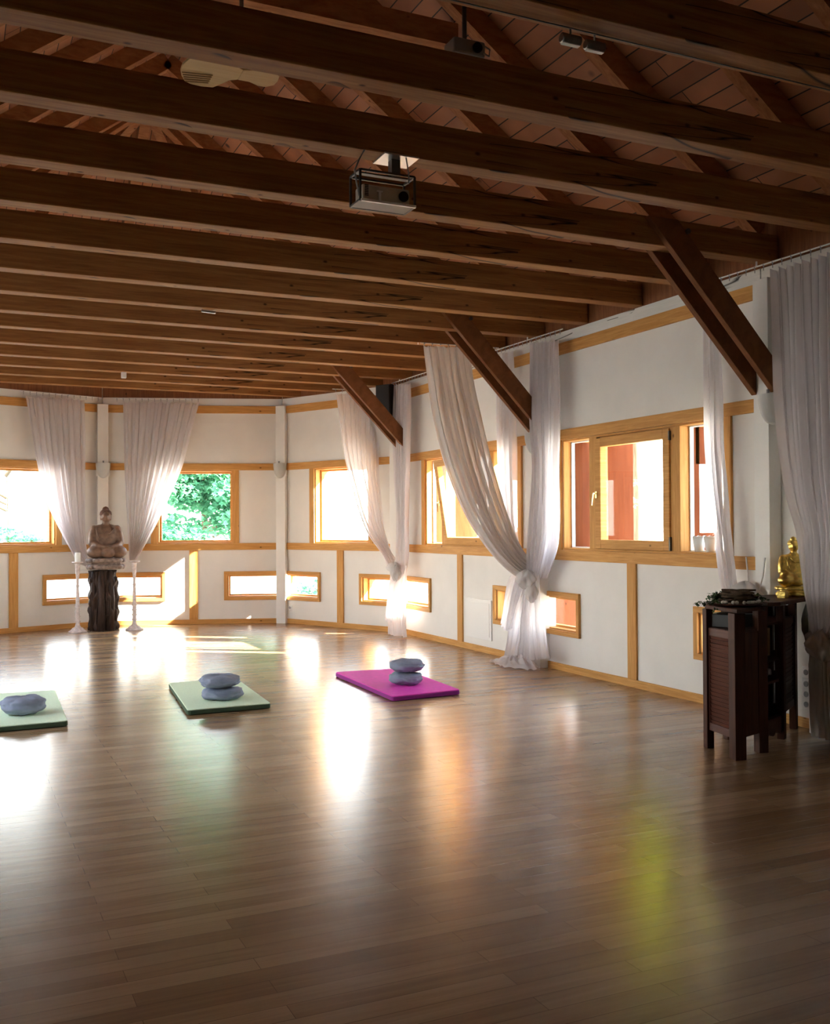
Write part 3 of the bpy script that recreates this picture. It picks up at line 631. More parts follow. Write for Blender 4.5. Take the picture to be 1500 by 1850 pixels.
# ---------------------------------------------------------------- wall lamps
def sconce(p, ang, label):
    root = thing('wall_lamp', p, label, 'lamp', 'white half-bowl wall lamps')
    mb = MB(); G = []
    for i in range(15):
        t = i / 14; z = -.23 * t; r = .105 * math.sqrt(max(0, 1 - (t ** 2.2))) + .003; row = []
        for k in range(17):
            a = math.pi * k / 16; row.append(Vector((math.cos(a) * r, -math.sin(a) * r * 1.0, z)))
        G.append(row)
    mb.grid(G)
    b = mb.bm; bmesh.ops.solidify(b, geom=list(b.faces), thickness=.006)
    mb.box(-.10, .10, -.004, .006, -.20, 0)
    mb.xf(Matrix.Translation(p) @ Matrix.Rotation(ang, 4, 'Z')).build('shade', 'sconce', root, smooth=False)
    MB().tube([(0, -.05, -.03), (0, -.05, .035)], .012, 8).xf(Matrix.Translation(p) @ Matrix.Rotation(ang, 4, 'Z')).build('lamp_socket', 'grey_plastic', root)
sconce((5.60, 5.72, 2.465), R_(-90), 'white half-bowl wall lamp at the foot of the nearest brace pair, beside the right-edge curtain')
sconce((5.60, 9.11, 2.465), R_(-90), 'white half-bowl wall lamp at the foot of the middle brace pair')
sconce((4.633, 14.986, 2.465), R_(-42), 'white half-bowl wall lamp on the post at the far wall corner')
sconce((2.105, 15.80, 2.465), R_(0), 'white half-bowl wall lamp on the post above the buddha statue')

# ---------------------------------------------------------------- loudspeaker
sp = thing('loudspeaker', (5.47, 12.75, 2.93), 'black box loudspeaker hung high in the wall corner between two curtains', 'loudspeaker')
M = Matrix.Translation((5.475, 12.745, 2.93)) @ Matrix.Rotation(R_(-62), 4, 'Z')
MB().box(-.13, .13, -.10, .12, 0, .50, M).build('enclosure', 'speaker_black', sp, bevel=.01)
MB().box(-.115, .115, -.108, -.10, .02, .48, M).build('grille', 'speaker_black', sp)
MB().tube([M @ Vector((.07, -.108, .05)), M @ Vector((.07, -.114, .05))], .012, 12).build('badge', 'steel', sp)
MB().tube([M @ Vector((0, .12, .25)), M @ Vector((0, .22, .25))], .02, 8).build('bracket', 'dark_steel', sp)

# ---------------------------------------------------------------- projector in its hanging cage
pr = thing('projector_mount', (2.12, 4.97, 3.475), 'grey metal cage hung under a ceiling beam, holding a projector', 'projector mount')
MB().box(2.09, 2.29, 4.88, 5.05, 3.468, 3.476).build('ceiling_plate', 'steel', pr)
MB().box(2.155, 2.205, 4.94, 4.99, 3.375, 3.468).build('stem', 'dark_steel', pr)
mb = MB(); X0, X1, Y0, Y1, Z0, Z1 = 1.96, 2.275, 4.91, 5.05, 3.215, 3.375; q = .012
for x in (X0, X1):
    for y in (Y0, Y1): mb.box(x - q / 2, x + q / 2, y - q / 2, y + q / 2, Z0, Z1)
for z in (Z0, Z1):
    for y in (Y0, Y1): mb.box(X0, X1, y - q / 2, y + q / 2, z - q / 2, z + q / 2)
    for x in (X0, X1): mb.box(x - q / 2, x + q / 2, Y0, Y1, z - q / 2, z + q / 2)
mb.box(X0, X1, 4.95, 4.99, Z1 - .004, Z1 + .004)
mb.build('cage', 'dark_steel', pr, bevel=.002)
MB().box(X0, X1, Y0 - .006, Y1, Z0 - .004, Z0 + .004).build('tray', 'dark_steel', pr)
MB().box(X0, X1, Y0 - .02, Y0 - .004, Z0 - .010, Z0 + .002).build('front_rail', 'white_plastic', pr)
MB().tube([(1.98, 4.90, 3.475), (1.95, 4.90, 3.42), (1.925, 4.90, 3.36), (1.935, 4.90, 3.30), (1.95, 4.90, 3.23)], .005, 6).build('cable', 'grey_plastic', pr)
MB().tube([(2.22, 4.90, 3.475), (2.235, 4.895, 3.38), (2.235, 4.90, 3.33)], .004, 6).build('cable', 'grey_plastic', pr)
pj = thing('projector', (2.12, 4.96, Z0 + .008), 'beige video projector lying inside the hanging metal cage', 'projector')
MB().box(1.98, 2.255, 4.925, 5.04, Z0 + .008, Z0 + .095).build('body', 'projector_body', pj, bevel=.012)
MB().tube([(2.215, 4.926, Z0 + .05), (2.215, 4.916, Z0 + .05)], .028, 20).build('lens', 'black', pj)
mb = MB()
for k in range(7): mb.box(1.99, 2.012, 4.921, 4.926, Z0 + .03 + k * .009, Z0 + .034 + k * .009)
mb.build('vent', 'black', pj)
MB().box(2.07, 2.083, 4.918, 4.926, Z0 + .012, Z0 + .06).box(2.06, 2.093, 4.918, 4.926, Z0 + .058, Z0 + .064).build('strap', 'white_plastic', pj)
p2 = thing('projector', (2.42, 4.55, 3.93), 'dark projector up in the roof space near the two spotlights', 'projector')
MB().box(2.31, 2.49, 4.50, 4.62, 3.89, 3.97).build('body', 'grey_plastic', p2, bevel=.01)
MB().tube([(2.44, 4.50, 3.93), (2.44, 4.488, 3.93)], .026, 18).build('lens', 'black', p2)
MB().tube([(2.40, 4.56, 3.96), (2.40, 4.56, zr(2.40) + .01)], .012, 8).build('hanging_rod', 'dark_steel', p2)
MB().tube([(2.48, 4.50, 3.91), (2.51, 4.50, 3.90), (2.52, 4.51, 3.94), (2.49, 4.52, 3.96)], .005, 6).build('cable', 'grey_plastic', p2)

for i, (x, lab) in enumerate(((2.245, 'left of two ribbed steel spotlights under the nearest ceiling beam'), (2.36, 'right of two ribbed steel spotlights under the nearest ceiling beam'))):
    s = thing('spotlight', (x, 3.35, 3.475), lab, 'spotlight', 'ribbed steel spotlights')
    zc = 3.43 - i * .004
    mb = MB(); pts = []; rs = []
    for k in range(25): pts.append((x - .045 + .09 * k / 24, 3.36, zc)); rs.append(.021 if k % 2 else .016)
    mb.tube(pts, rs, 16).build('housing', 'spot_steel', s)
    MB().tube([(x, 3.36, zc + .018), (x, 3.36, 3.478)], .004, 8).build('stem', 'steel', s)
    MB().box(x - .04, x + .04, 3.35, 3.37, zc - .023, zc - .019).build('light_slot', 'white_plastic', s)
MB().tube([(1.2, 3.35, 3.470), (5.6, 3.35, 3.470)], .003, 6).build('spotlight_wire', 'dark_steel', label='thin cable stretched under the nearest ceiling beam beside the spotlights', cat='cable')

mb = MB().tube([(2.08, 9.12, 3.462), (2.21, 9.12, 3.458)], .012, 10); mb.build('tube_lamp', 'steel', label='small grey tube fixed under a ceiling beam left of centre', cat='lamp')
MB().box(1.99, 2.05, 13.20, 13.26, 3.40, 3.4755).build('sensor', 'white_plastic', bevel=.006, label='small white sensor box under a far ceiling beam', cat='sensor')

# ---------------------------------------------------------------- ceiling fan with curved pale wooden blades
fan = thing('ceiling_fan', (1.22, 4.55, 3.6), 'pale wooden propeller fan with wavy blades between two ceiling beams', 'fan')
low = [(.968, 4.47), (.953, 4.54), (.956, 4.6), (.972, 4.654), (.998, 4.706), (1.031, 4.724), (1.08, 4.728), (1.133, 4.712), (1.157, 4.66), (1.182, 4.60), (1.215, 4.575)]
up = [(1.215, 4.47), (1.16, 4.43), (1.10, 4.40), (1.03, 4.40), (.99, 4.43)]
def blade(low, up, tw):
    poly = low + up; cx_ = 1.215
    lo = [(x, y, 3.575 + tw * (x - cx_) + .10 * (y - 4.55) ** 2) for x, y in poly]
    MB().hexa([(x, y, z) for x, y, z in lo], [(x, y, z + .014) for x, y, z in lo]).build('blade', 'pale_wood', fan, bevel=.003)
blade(low, up, -.02)
blade([(1.215, 4.575), (1.271, 4.578), (1.318, 4.603), (1.358, 4.604), (1.389, 4.571), (1.393, 4.524), (1.386, 4.47)], [(1.35, 4.43), (1.29, 4.44), (1.215, 4.47)], .02)
for k in range(5):
    x0 = .963 + .004 * k; y0 = 4.60 + k * .022
    MB().bar((x0 + .004 * k, y0, 3.5755), (x0 + .135 - .004 * k, y0 - .03, 3.5735), .0035, .004).build('groove', 'groove', fan)
MB().lathe([(.03, 3.592), (.045, 3.60), (.045, 3.66), (.02, 3.69)], (1.215, 4.50, 0)).build('motor_hub', 'pale_wood', fan, smooth=True)
MB().tube([(1.215, 4.50, 3.68), (1.215, 4.50, zr(1.215) + .01)], .010, 8).build('rod', 'steel', fan)

# ---------------------------------------------------------------- meditation mats and cushions
def rquad(mb, q, z0, z1, r=.03):
    pts = [Vector((*p, 0)) for p in q]; poly = []
    for i in range(4):
        a, b, c_ = pts[i - 1], pts[i], pts[(i + 1) % 4]
        d0 = (a - b).normalized(); d1 = (c_ - b).normalized()
        for t in (0, .5, 1): 
            p = (b + d0 * r * (1 - t) + d1 * r * t) if t != .5 else b + (d0 + d1) * r * .3
            poly.append((p.x, p.y))
    mb.prism(poly, z0, z1)
def yoga_mat(q, mat, edge, label):
    c_ = (sum(p[0] for p in q) / 4, sum(p[1] for p in q) / 4, 0)
    root = thing('floor_mat', c_, label, 'mat')
    mb = MB(); rquad(mb, q, .004, .04); mb.build('mat_side', edge, root, bevel=.006)
    inn = [(c_[0] + (x - c_[0]) * .992, c_[1] + (y - c_[1]) * .996) for x, y in q]
    mb = MB(); rquad(mb, inn, .036, .047); mb.build('mat_top', mat, root, bevel=.005)
yoga_mat([(.13, 7.99), (.81, 8.0), (.86, 9.55), (.20, 9.58)], 'mat_green', 'mat_green_edge', 'pale green floor mat at the left edge with one grey cushion on it')
yoga_mat([(1.71, 8.03), (2.40, 8.04), (2.50, 9.56), (1.85, 9.50)], 'mat_green', 'mat_green_edge', 'pale green floor mat in the middle with two stacked grey cushions on it')
yoga_mat([(3.42, 7.88), (4.10, 7.94), (4.19, 9.40), (3.48, 9.46)], 'mat_pink', 'mat_purple', 'magenta pink floor mat in front of the window wall')
def zafu(x, y, z, rx, ry, h, rot, seed, label, group=None):
    rng = random.Random(seed); G = []; n = 72; m_ = 26
    for i in range(m_ + 1):
        th = math.pi * i / m_; row = []
        sz = math.cos(th); sr = max(0, math.sin(th)) ** .62
        for k in range(n):
            ph = 2 * math.pi * k / n
            wr = noise.noise(Vector((math.cos(ph) * 1.6 + seed * 3, math.sin(ph) * 1.6, sz * 2.2)))
            cre = abs(noise.noise(Vector((math.cos(ph) * 3 + seed, math.sin(ph) * 3, sz * 5 + 9))))
            pleat = .012 * math.sin(ph * 18 + seed) * (math.sin(th) ** 4)
            k_ = 1 + .13 * wr + pleat - .09 * cre
            px_, py_ = rx * sr * math.cos(ph) * k_, ry * sr * math.sin(ph) * k_
            pz = h / 2 * (1 + sz * (1 + .18 * wr - .22 * (1 - sr) ** 2)) - .012 * cre
            row.append((px_, py_, max(pz, .0)))
        G.append(row)
    mb = MB().grid(G, True).xf(Matrix.Translation((x, y, z)) @ Matrix.Rotation(rot, 4, 'Z'))
    mb.build('cushion', 'cushion', smooth=True, label=label, cat='cushion', group=group)
zafu(.52, 8.45, .047, .175, .17, .145, .3, 1, 'single grey-blue round cushion lying on the left green mat')
zafu(2.09, 8.42, .047, .178, .17, .105, .1, 2, 'lower grey cushion of the stack on the middle green mat')
zafu(2.07, 8.42, .153, .178, .17, .105, .9, 3, 'upper grey cushion of the stack on the middle green mat')
zafu(3.80, 8.45, .047, .160, .16, .115, .5, 4, 'lower grey-blue cushion of the stack on the magenta mat')
zafu(3.81, 8.44, .163, .160, .16, .115, 1.4, 5, 'upper crumpled grey-blue cushion of the stack on the magenta mat')

# ---------------------------------------------------------------- buddha figures
def buddha(root, M, body_m, hair_m, base_m, vox=.010, petals=True):
    b = MB()
    E_ = lambda c, r, rot=None, sub=3: b.ell(c, r, rot, sub)
    rz = lambda a: Matrix.Rotation(a, 3, 'Z'); ry = lambda a: Matrix.Rotation(a, 3, 'Y'); rx = lambda a: Matrix.Rotation(a, 3, 'X')
    # crossed legs (faces -Y)
    E_((-.135, -.06, .075), (.105, .095, .078), rz(.25)); E_((.135, -.06, .075), (.105, .095, .078), rz(-.25))
    E_((0, -.115, .065), (.085, .065, .062)); E_((0, 0, .08), (.18, .11, .085))
    # torso under the robe
    E_((0, .01, .16), (.135, .09, .10)); E_((0, .01, .25), (.135, .085, .10)); E_((0, .012, .33), (.145, .082, .085)); E_((0, .01, .372), (.14, .062, .040))
    E_((0, 0, .42), (.042, .042, .06))
    for s in (-1, 1):
        E_((s * .135, .01, .350), (.048, .050, .050));
        b.tube([(s * .140, .01, .35), (s * .162, .0, .27), (s * .172, -.02, .19)], [.046, .046, .042], 14)
        E_((s * .172, -.02, .185), (.044, .044, .044))
        b.tube([(s * .172, -.02, .185), (s * .12, -.09, .155), (s * .045, -.125, .142)], [.038, .030, .022], 14)
        for k in range(4): b.tube([(s * .05, -.12 - k * .009, .140), (0, -.13 - k * .009, .134), (-s * .035, -.128 - k * .008, .136)], [.009, .009, .007], 8)
        b.tube([(s * .045, -.12, .145), (s * .015, -.13, .160), (0, -.135, .165)], [.010, .009, .007], 8)
    # head
    E_((0, -.012, .505), (.058, .062, .075)); E_((0, -.05, .475), (.030, .028, .026)); E_((0, -.075, .502), (.0085, .012, .018)); E_((0, -.068, .476), (.018, .008, .006))
    for s in (-1, 1):
        E_((s * .025, -.062, .512), (.014, .008, .006)); E_((s * .025, -.064, .524), (.018, .006, .004)); E_((s * .060, .0, .49), (.009, .014, .040)); E_((s * .033, -.045, .49), (.02, .02, .02))
    b.xf(M).build('body', body_m, root, remesh=vox)
    h = MB(); h.ell((0, .008, .535), (.070, .066, .056)).ell((0, .005, .588), (.040, .040, .036)).ell((0, .0, .612), (.014, .014, .014))
    rng = random.Random(5)
    for k in range(150):
        u = rng.random(); a = k * 2.39996; zz = 1 - u * 1.1; rr = math.sqrt(max(0, 1 - zz * zz))
        p = Vector((rr * math.cos(a) * .064, rr * math.sin(a) * .062 + .008, zz * .056 + .532))
        if p.y < -.035 and p.z < .55: continue
        h.ell(p, (.0085, .0085, .0085), None, 1)
    h.xf(M).build('hair', hair_m, root, smooth=True)
    # robe edge over the shoulder and chest pleats
    r_ = MB()
    r_.tube([(-.05, -.045, .405), (-.075, -.07, .35), (-.03, -.088, .30), (.03, -.088, .30), (.075, -.07, .35), (.05, -.045, .405)], .009, 8)
    r_.tube([(-.12, -.05, .37), (-.115, -.075, .28), (-.09, -.085, .20)], .008, 8)
    r_.xf(M).build('robe_hem', body_m, root, smooth=True)
    if petals:
        for lv, (z0, z1, rr, n_) in enumerate(((-.055, 0.0, .235, 14), (-.135, -.075, .225, 13))):
            l_ = MB(); l_.lathe([(rr * .84, z0), (rr * .92, (z0 + z1) / 2), (rr * .84, z1)], (0, 0, 0), 32)
            for k in range(n_):
                a = 2 * math.pi * k / n_ + lv * .2
                l_.ell((math.cos(a) * rr * .92, math.sin(a) * rr * .80, (z0 + z1) / 2), (.055, .028, (z1 - z0) / 2 * 1.02), rz(a + math.pi / 2), 2)
            l_.xf(M @ Matrix.Diagonal((1, .85, 1, 1))).build('lotus_tier', base_m, root, smooth=True)
        w_ = MB(); w_.lathe([(.17, -.075), (.17, -.055)], (0, 0, 0), 24).xf(M @ Matrix.Diagonal((1, .85, 1, 1))).build('lotus_waist', base_m, root)
bt = thing('buddha_statue', (2.05, 15.28, .884), 'brown weathered seated buddha statue on a lotus base, on the glass disc', 'statue')
SC = 1.205
buddha(bt, Matrix.Translation((2.075, 15.29, .884 + .135 * SC)) @ Matrix.Rotation(R_(3), 4, 'Z') @ Matrix.Scale(SC, 4), 'buddha_stone', 'buddha_dark', 'lotus', .011)
# glass disc + trunk
MB().lathe([(.305, .868), (.31, .875), (.305, .882)], (1.975, 15.34, 0), 48).build('glass_disc', 'glass', label='round glass plate lying on the dark tree trunk under the buddha', cat='glass plate')
def knob(t, z):
    return 1 + .12 * math.sin(5 * t + 1.5 * math.sin(z * 4)) + .08 * math.sin(11 * t + z * 9) + .05 * math.sin(17 * t - z * 21) + .05 * math.sin(z * 13 + t * 2)
mb = MB(); mb.lathe([(.185 + .012 * math.sin(i * .9) - .010 * math.sin(i * .35), .0 + .868 * i / 28) for i in range(29)], (2.04, 15.30, 0), 96, knob)
mb.ell((1.875, 15.22, .73), (.045, .05, .05)).ell((2.20, 15.20, .74), (.03, .05, .04)).ell((1.86, 15.22, .40), (.04, .05, .07)).ell((2.20, 15.2, .22), (.035, .05, .09))
for a_, w_ in ((-1.9, .05), (-1.1, .045), (-2.6, .045)):
    mb.tube([(2.04 + math.cos(a_) * .17, 15.3 + math.sin(a_) * .17, 0.0), (2.04 + math.cos(a_ + .1) * .18, 15.3 + math.sin(a_ + .1) * .18, .4), (2.04 + math.cos(a_) * .165, 15.3 + math.sin(a_) * .165, .866)], [w_ * 1.2, w_, w_ * .9], 12)
mb.build('tree_trunk_pedestal', 'trunk', smooth=True, label='dark fluted tree trunk standing under the buddha as pedestal', cat='pedestal')

def candlestick(x, y, label, candle):
    root = thing('candlestick', (x, y, 0), label, 'candle holder', 'tall carved white candlesticks')
    prof = [(.125, 0), (.125, .018), (.10, .03), (.085, .045), (.075, .06), (.045, .075), (.032, .10)]
    for i in range(9): z = .12 + i * .035; prof += [(.030 + .012 * (i % 2), z), (.026, z + .018)]
    prof += [(.028, .46), (.022, .60), (.019, .64), (.028, .66), (.019, .68), (.022, .78), (.032, .90), (.034, .955), (.04, .985)]
    MB().lathe(prof, (x, y, 0), 24).build('stem', 'carved_white', root, smooth=True)
    MB().lathe([(.04, .985), (.078, .992), (.08, 1.004), (.04, 1.006)], (x, y, 0), 28).build('drip_plate', 'carved_white', root, smooth=True)
    if candle:
        cd = thing('candle', (x, y, 1.006), 'thick white candle in clear glass on the left candlestick', 'candle')
        MB().lathe([(.040, 1.006), (.040, 1.13), (.036, 1.135)], (x, y, 0), 24).build('wax', 'candle', cd, smooth=False)
        MB().lathe([(.047, 1.006), (.048, 1.16)], (x, y, 0), 28).build('glass', 'glass', cd, smooth=True)
        MB().tube([(x, y, 1.134), (x, y, 1.148)], .003, 6).build('wick', 'black', cd)
candlestick(1.66, 15.10, 'tall carved white candlestick left of the buddha, with a candle on it', True)
candlestick(2.44, 15.04, 'tall carved white candlestick right of the buddha, empty', False)

# ---------------------------------------------------------------- cabinets at the right
def leg(mb, p, w, z0, z1, ang): mb.box(-w / 2, w / 2, -w / 2, w / 2, z0, z1, Matrix.Translation((p[0], p[1], 0)) @ Matrix.Rotation(ang, 4, 'Z')); return mb
V2 = lambda p: Vector((p[0], p[1], 0))
cb = thing('cabinet', (4.72, 5.2, 0), 'narrow dark brown cabinet with louvred side, under the ivy wreath', 'cabinet')
PA, PB, PC, PD = (4.62, 5.33), (4.555, 4.985), (4.835, 5.075), (4.93, 5.48)
ang = math.atan2(PA[1] - PB[1], PA[0] - PB[0]) - math.pi / 2
for p, w_ in ((PA, .052), (PB, .078), (PC, .068), (PD, .055)): leg(MB(), p, w_, 0, .93, ang).build('post', 'cabinet', cb, bevel=.004)
def panel(a, b, z0, z1, t, mb=None, inset=.03):
    a = V2(a); b = V2(b); d = (b - a).normalized(); mb = mb or MB()
    mb.bar(a + d * inset + Vector((0, 0, (z0 + z1) / 2)), b - d * inset + Vector((0, 0, (z0 + z1) / 2)), t, z1 - z0); return mb
def louvre(a, b, z0, z1, parent, mat='cabinet_slat', n_=22):
    a = V2(a); b = V2(b); d = (b - a).normalized(); nrm = Vector((d.y, -d.x, 0))
    nn_ = nrm * .0
    fr = MB(); H = (z1 - z0 - .04) / n_
    c0, c1 = a + d * .028, b - d * .028
    fr.bar(c0 + Vector((0, 0, z0)), c1 + Vector((0, 0, z0)), .022, .05).bar(c0 + Vector((0, 0, z1)), c1 + Vector((0, 0, z1)), .022, .05)
    fr.bar(c0 + Vector((0, 0, z0)), c0 + Vector((0, 0, z1)), .02, .02, d).bar(c1 + Vector((0, 0, z0)), c1 + Vector((0, 0, z1)), .02, .02, d)
    fr.bar((c0 + c1) / 2 + Vector((0, 0, z0)) - nrm * .008, (c0 + c1) / 2 + Vector((0, 0, z1)) - nrm * .008, .006, (c1 - c0).length, d)
    fo = fr.build('side_panel', mat, parent)
    mb = MB()
    for k in range(n_):
        z = z0 + .02 + H * (k + .5)
        mb.bar(a + d * .03 + Vector((0, 0, z)), b - d * .03 + Vector((0, 0, z)), .008, H * 1.1, (nrm * .30 + Vector((0, 0, 1))).normalized())
    mb.build('louvre_slats', mat, fo)
louvre(PA, PB, .15, .78, cb)
louvre(PD, PC, .15, .78, cb, 'cabinet')
panel(PA, PD, .13, .80, .015).build('back_panel', 'cabinet', cb)
for z, t_ in ((.14, .02), (.36, .016), (.57, .016), (.79, .018)):
    MB().prism([PA, PB, PC, PD], z, z + t_).build('shelf', 'cabinet', cb)
mb = MB(); panel(PB, PC, .13, .80, .018, mb); mb.build('door', 'cabinet', cb)
cx, cy_ = 4.735, 5.218
MB().prism([(cx + (p[0] - cx) * 1.12, cy_ + (p[1] - cy_) * 1.12) for p in (PA, PB, PC, PD)], .93, .955).build('top', 'cabinet', cb, bevel=.004)

alt = thing('cabinet', (5.25, 5.5, 0), 'dark altar cabinet with curved top, open shelves and scalloped apron, under the golden figure', 'cabinet')
Q = [(4.955, 5.19), (5.262, 5.325), (5.60, 5.55), (5.50, 5.67), (5.03, 5.62)]
for p, w_ in zip(Q, (.05, .05, .05, .045, .045)): leg(MB(), p, w_, 0, .94, .5).build('post', 'cabinet', alt, bevel=.003)
MB().prism([(4.99, 5.16), (5.10, 5.16), (5.28, 5.25), (5.48, 5.34), (5.685, 5.42), (5.69, 5.60), (5.56, 5.70), (5.05, 5.69), (5.0, 5.5)], .94, .97).build('top', 'cabinet', alt, bevel=.006)
for z in (.16, .40, .55, .80): MB().prism([(4.96, 5.20), (5.26, 5.33), (5.59, 5.55), (5.50, 5.66), (5.03, 5.61)], z, z + .018).build('shelf', 'cabinet', alt)
panel(Q[3], Q[4], .16, .90, .015).build('back_panel', 'cabinet', alt); panel(Q[2], Q[3], .16, .90, .015).build('back_panel', 'cabinet', alt); louvre(Q[4], Q[0], .2, .8, alt, 'cabinet', 18); louvre(Q[1], Q[2], .2, .80, alt, 'cabinet', 18)
# scalloped apron
a, b_ = V2(Q[0]), V2(Q[1]); d = (b_ - a).normalized(); L_ = (b_ - a).length; nn = Vector((d.y, -d.x, 0)) * .008
top_, bot_ = [], []
for k in range(41):
    u = k / 40; z = .075 + .045 * abs(math.sin(u * math.pi * 3)) ** .6 * (1 if .02 < u < .98 else 0)
    p = a + d * (u * L_); top_.append(p + Vector((0, 0, .165))); bot_.append(p + Vector((0, 0, .165 - (z))))
mb = MB()
for k in range(40): mb.hexa([top_[k] - nn, top_[k + 1] - nn, bot_[k + 1] - nn, bot_[k] - nn], [top_[k] + nn, top_[k + 1] + nn, bot_[k + 1] + nn, bot_[k] + nn])
mb.build('apron', 'cabinet', alt)

# things kept on the cabinets
MB().box(-.11, .11, -.12, .12, .0, .085, Matrix.Translation((4.76, 5.27, .811)) @ Matrix.Rotation(.35, 4, 'Z') @ Matrix.Rotation(.0, 4, 'X')).build('box', 'black', bevel=.004, label='flat black box on the upper shelf of the louvred cabinet', cat='box')
MB().box(-.035, .035, -.10, .10, 0, .19, Matrix.Translation((5.09, 5.40, .586)) @ Matrix.Rotation(.4, 4, 'Z')).build('wooden_box', 'amber_wood', bevel=.004, label='brown wooden box on the middle shelf of the altar cabinet', cat='box')
for i, (x, y) in enumerate(((5.16, 5.37), (5.23, 5.41))):
    MB().lathe([(.017, 0), (.020, .01), (.018, .035), (.010, .042)], (x, y, .436), 14).build('tea_light', 'steel', smooth=True, label=('left' if i == 0 else 'right') + ' of two small shiny tea lights on the altar cabinet shelf', cat='tea light', group='tea lights')
MB().lathe([(.05, 0), (.055, .02), (.05, .16), (.03, .20)], (5.06, 5.36, .18), 20).build('vase', 'grey_plastic', smooth=True, label='pale grey vase on the bottom shelf of the altar cabinet', cat='vase')
gb = thing('buddha_figurine', (5.54, 5.45, .97), 'small shiny golden buddha figure on the altar cabinet beside the right-edge curtain', 'statue')
S2_ = .57
buddha(gb, Matrix.Translation((5.54, 5.475, .97 + .135 * S2_)) @ Matrix.Rotation(R_(-18), 4, 'Z') @ Matrix.Scale(S2_, 4), 'gold', 'gold', 'gold', .008)
MB().box(-.03, .03, -.03, .03, 0, .05, Matrix.Translation((5.36, 5.40, .97)) @ Matrix.Rotation(.4, 4, 'Z')).tube([(5.36, 5.40, 1.018), (5.36, 5.40, 1.032)], .022, 14).build('golden_box', 'gold', bevel=.004, label='tiny golden box in front of the golden buddha figure', cat='box')
c = thing('cloth_bag', (5.52, 5.40, .45), 'grey cloth hanging at the right side of the altar cabinet', 'cloth')
MB().grid(drape([((5.655, 5.46, .93), (5.655, 5.38, .93)), ((5.655, 5.50, .80), (5.655, 5.36, .80)), ((5.655, 5.49, .70), (5.655, 5.36, .68)), ((5.655, 5.46, .62), (5.655, 5.38, .60))], 4, .02, seed=21)).build('cloth', 'grey_cloth', c, smooth=True)
# wreath
wr_ = thing('wreath', (4.74, 5.20, .956), 'driftwood wreath with ivy, shells and a candle ring on the louvred cabinet', 'wreath')
MB().lathe([(.12, .955), (.165, .962), (.185, .972), (.18, .976), (.12, .966)], (4.735, 5.20, 0), 32).build('plate', 'cabinet', wr_, smooth=True)
rng = random.Random(3); mb = MB()
for k in range(34):
    a = rng.uniform(0, 6.28); r0 = rng.uniform(.05, .12); z = .985 + rng.uniform(0, .065)
    p0 = Vector((4.745 + math.cos(a) * r0, 5.20 + math.sin(a) * r0, z)); dd = Vector((-math.sin(a), math.cos(a), rng.uniform(-.08, .08))) * rng.uniform(.05, .10)
    mb.tube([p0 - dd, p0, p0 + dd * .9], [.006, .011, .007], 7)
mb.build('driftwood', 'bark', wr_, smooth=True)
for k in range(14):
    a = 3.4 + k * .22 + rng.uniform(-.1, .1)
    MB().ell((4.74 + math.cos(a) * .15, 5.20 + math.sin(a) * .15, .985), (rng.uniform(.012, .02), rng.uniform(.010, .018), .012), None, 2).build('shell', 'shell', wr_, smooth=True)
def leaves(n_, cen, rad, size, seed, flat=.5):
    rg = random.Random(seed); V, F = [], []
    for k in range(n_):
        while True:
            p = Vector((rg.uniform(-1, 1), rg.uniform(-1, 1), rg.uniform(-1, 1)))
            if p.length < 1: break
        p = Vector((p.x * rad[0], p.y * rad[1], p.z * rad[2])) + Vector(cen)
        R = Matrix.Rotation(rg.uniform(0, 6.28), 3, 'Z') @ Matrix.Rotation(rg.gauss(0, flat), 3, 'X'); s = size * rg.uniform(.6, 1.3); i = len(V)
        for q in ((0, -1, 0), (.6, -.35, .12), (.95, .25, .05), (.3, .35, .1), (0, 1.1, -.1), (-.3, .35, .1), (-.95, .25, .05), (-.6, -.35, .12)): V.append(p + R @ (Vector(q) * s * .5))
        F += [(i, i + 1, i + 3), (i + 1, i + 2, i + 3), (i + 3, i + 4, i + 5), (i, i + 3, i + 5), (i, i + 5, i + 7), (i + 5, i + 6, i + 7)]
    return V, F
def leafmesh(name, V, F, mat, parent):
    o0 = world_loc(parent); me = bpy.data.meshes.new(name); me.from_pydata([v - o0 for v in V], [], F); me.materials.append(MATS[mat])
    o = bpy.data.objects.new(name, me); COL.objects.link(o); o.parent = parent; return o
V, F = [], []
for cen, rad, k in (((4.62, 5.24, .995), (.07, .07, .035), 90), ((4.68, 5.30, 1.02), (.07, .05, .03), 60), ((4.50, 5.22, .975), (.07, .06, .014), 36), ((4.86, 5.14, .995), (.06, .06, .035), 80), ((4.95, 5.15, .985), (.06, .03, .01), 14), ((4.52, 5.14, .945), (.025, .02, .02), 12), ((4.78, 5.32, 1.01), (.12, .04, .02), 40)):
    v, f_ = leaves(k, cen, rad, .026, k, .8); o_ = len(V); V += v; F += [tuple(i + o_ for i in t) for t in f_]
leafmesh('ivy', V, F, 'leaf_ivy', wr_)
# pots on the window sill
for i, (x, y, lab) in enumerate(((5.80, 6.76, 'white ruffled flower pot on the window sill, left one'), (5.80, 6.62, 'white ruffled flower pot on the window sill, right one beside the narrow curtain'))):
    if i == 0: x = 5.775
    r_ = [(.038, 0), (.045, .05), (.052, .12)]
    mb = MB(); mb.lathe([(.036, 1.262), (.045, 1.31), (.055, 1.385)], (5.775, y, 0), 30); 
    mb.grid([[(5.775 + math.cos(t) * (.055 + .006 * j) , y + math.sin(t) * (.055 + .006 * j), 1.385 + .010 * j * (1 + .6 * math.sin(t * 8))) for t in [2 * math.pi * k / 48 for k in range(48)]] for j in (0, 1)], True)
    mb.build('flower_pot', 'white_plastic', smooth=True, label=lab, cat='flower pot', group='white pots on the sill')

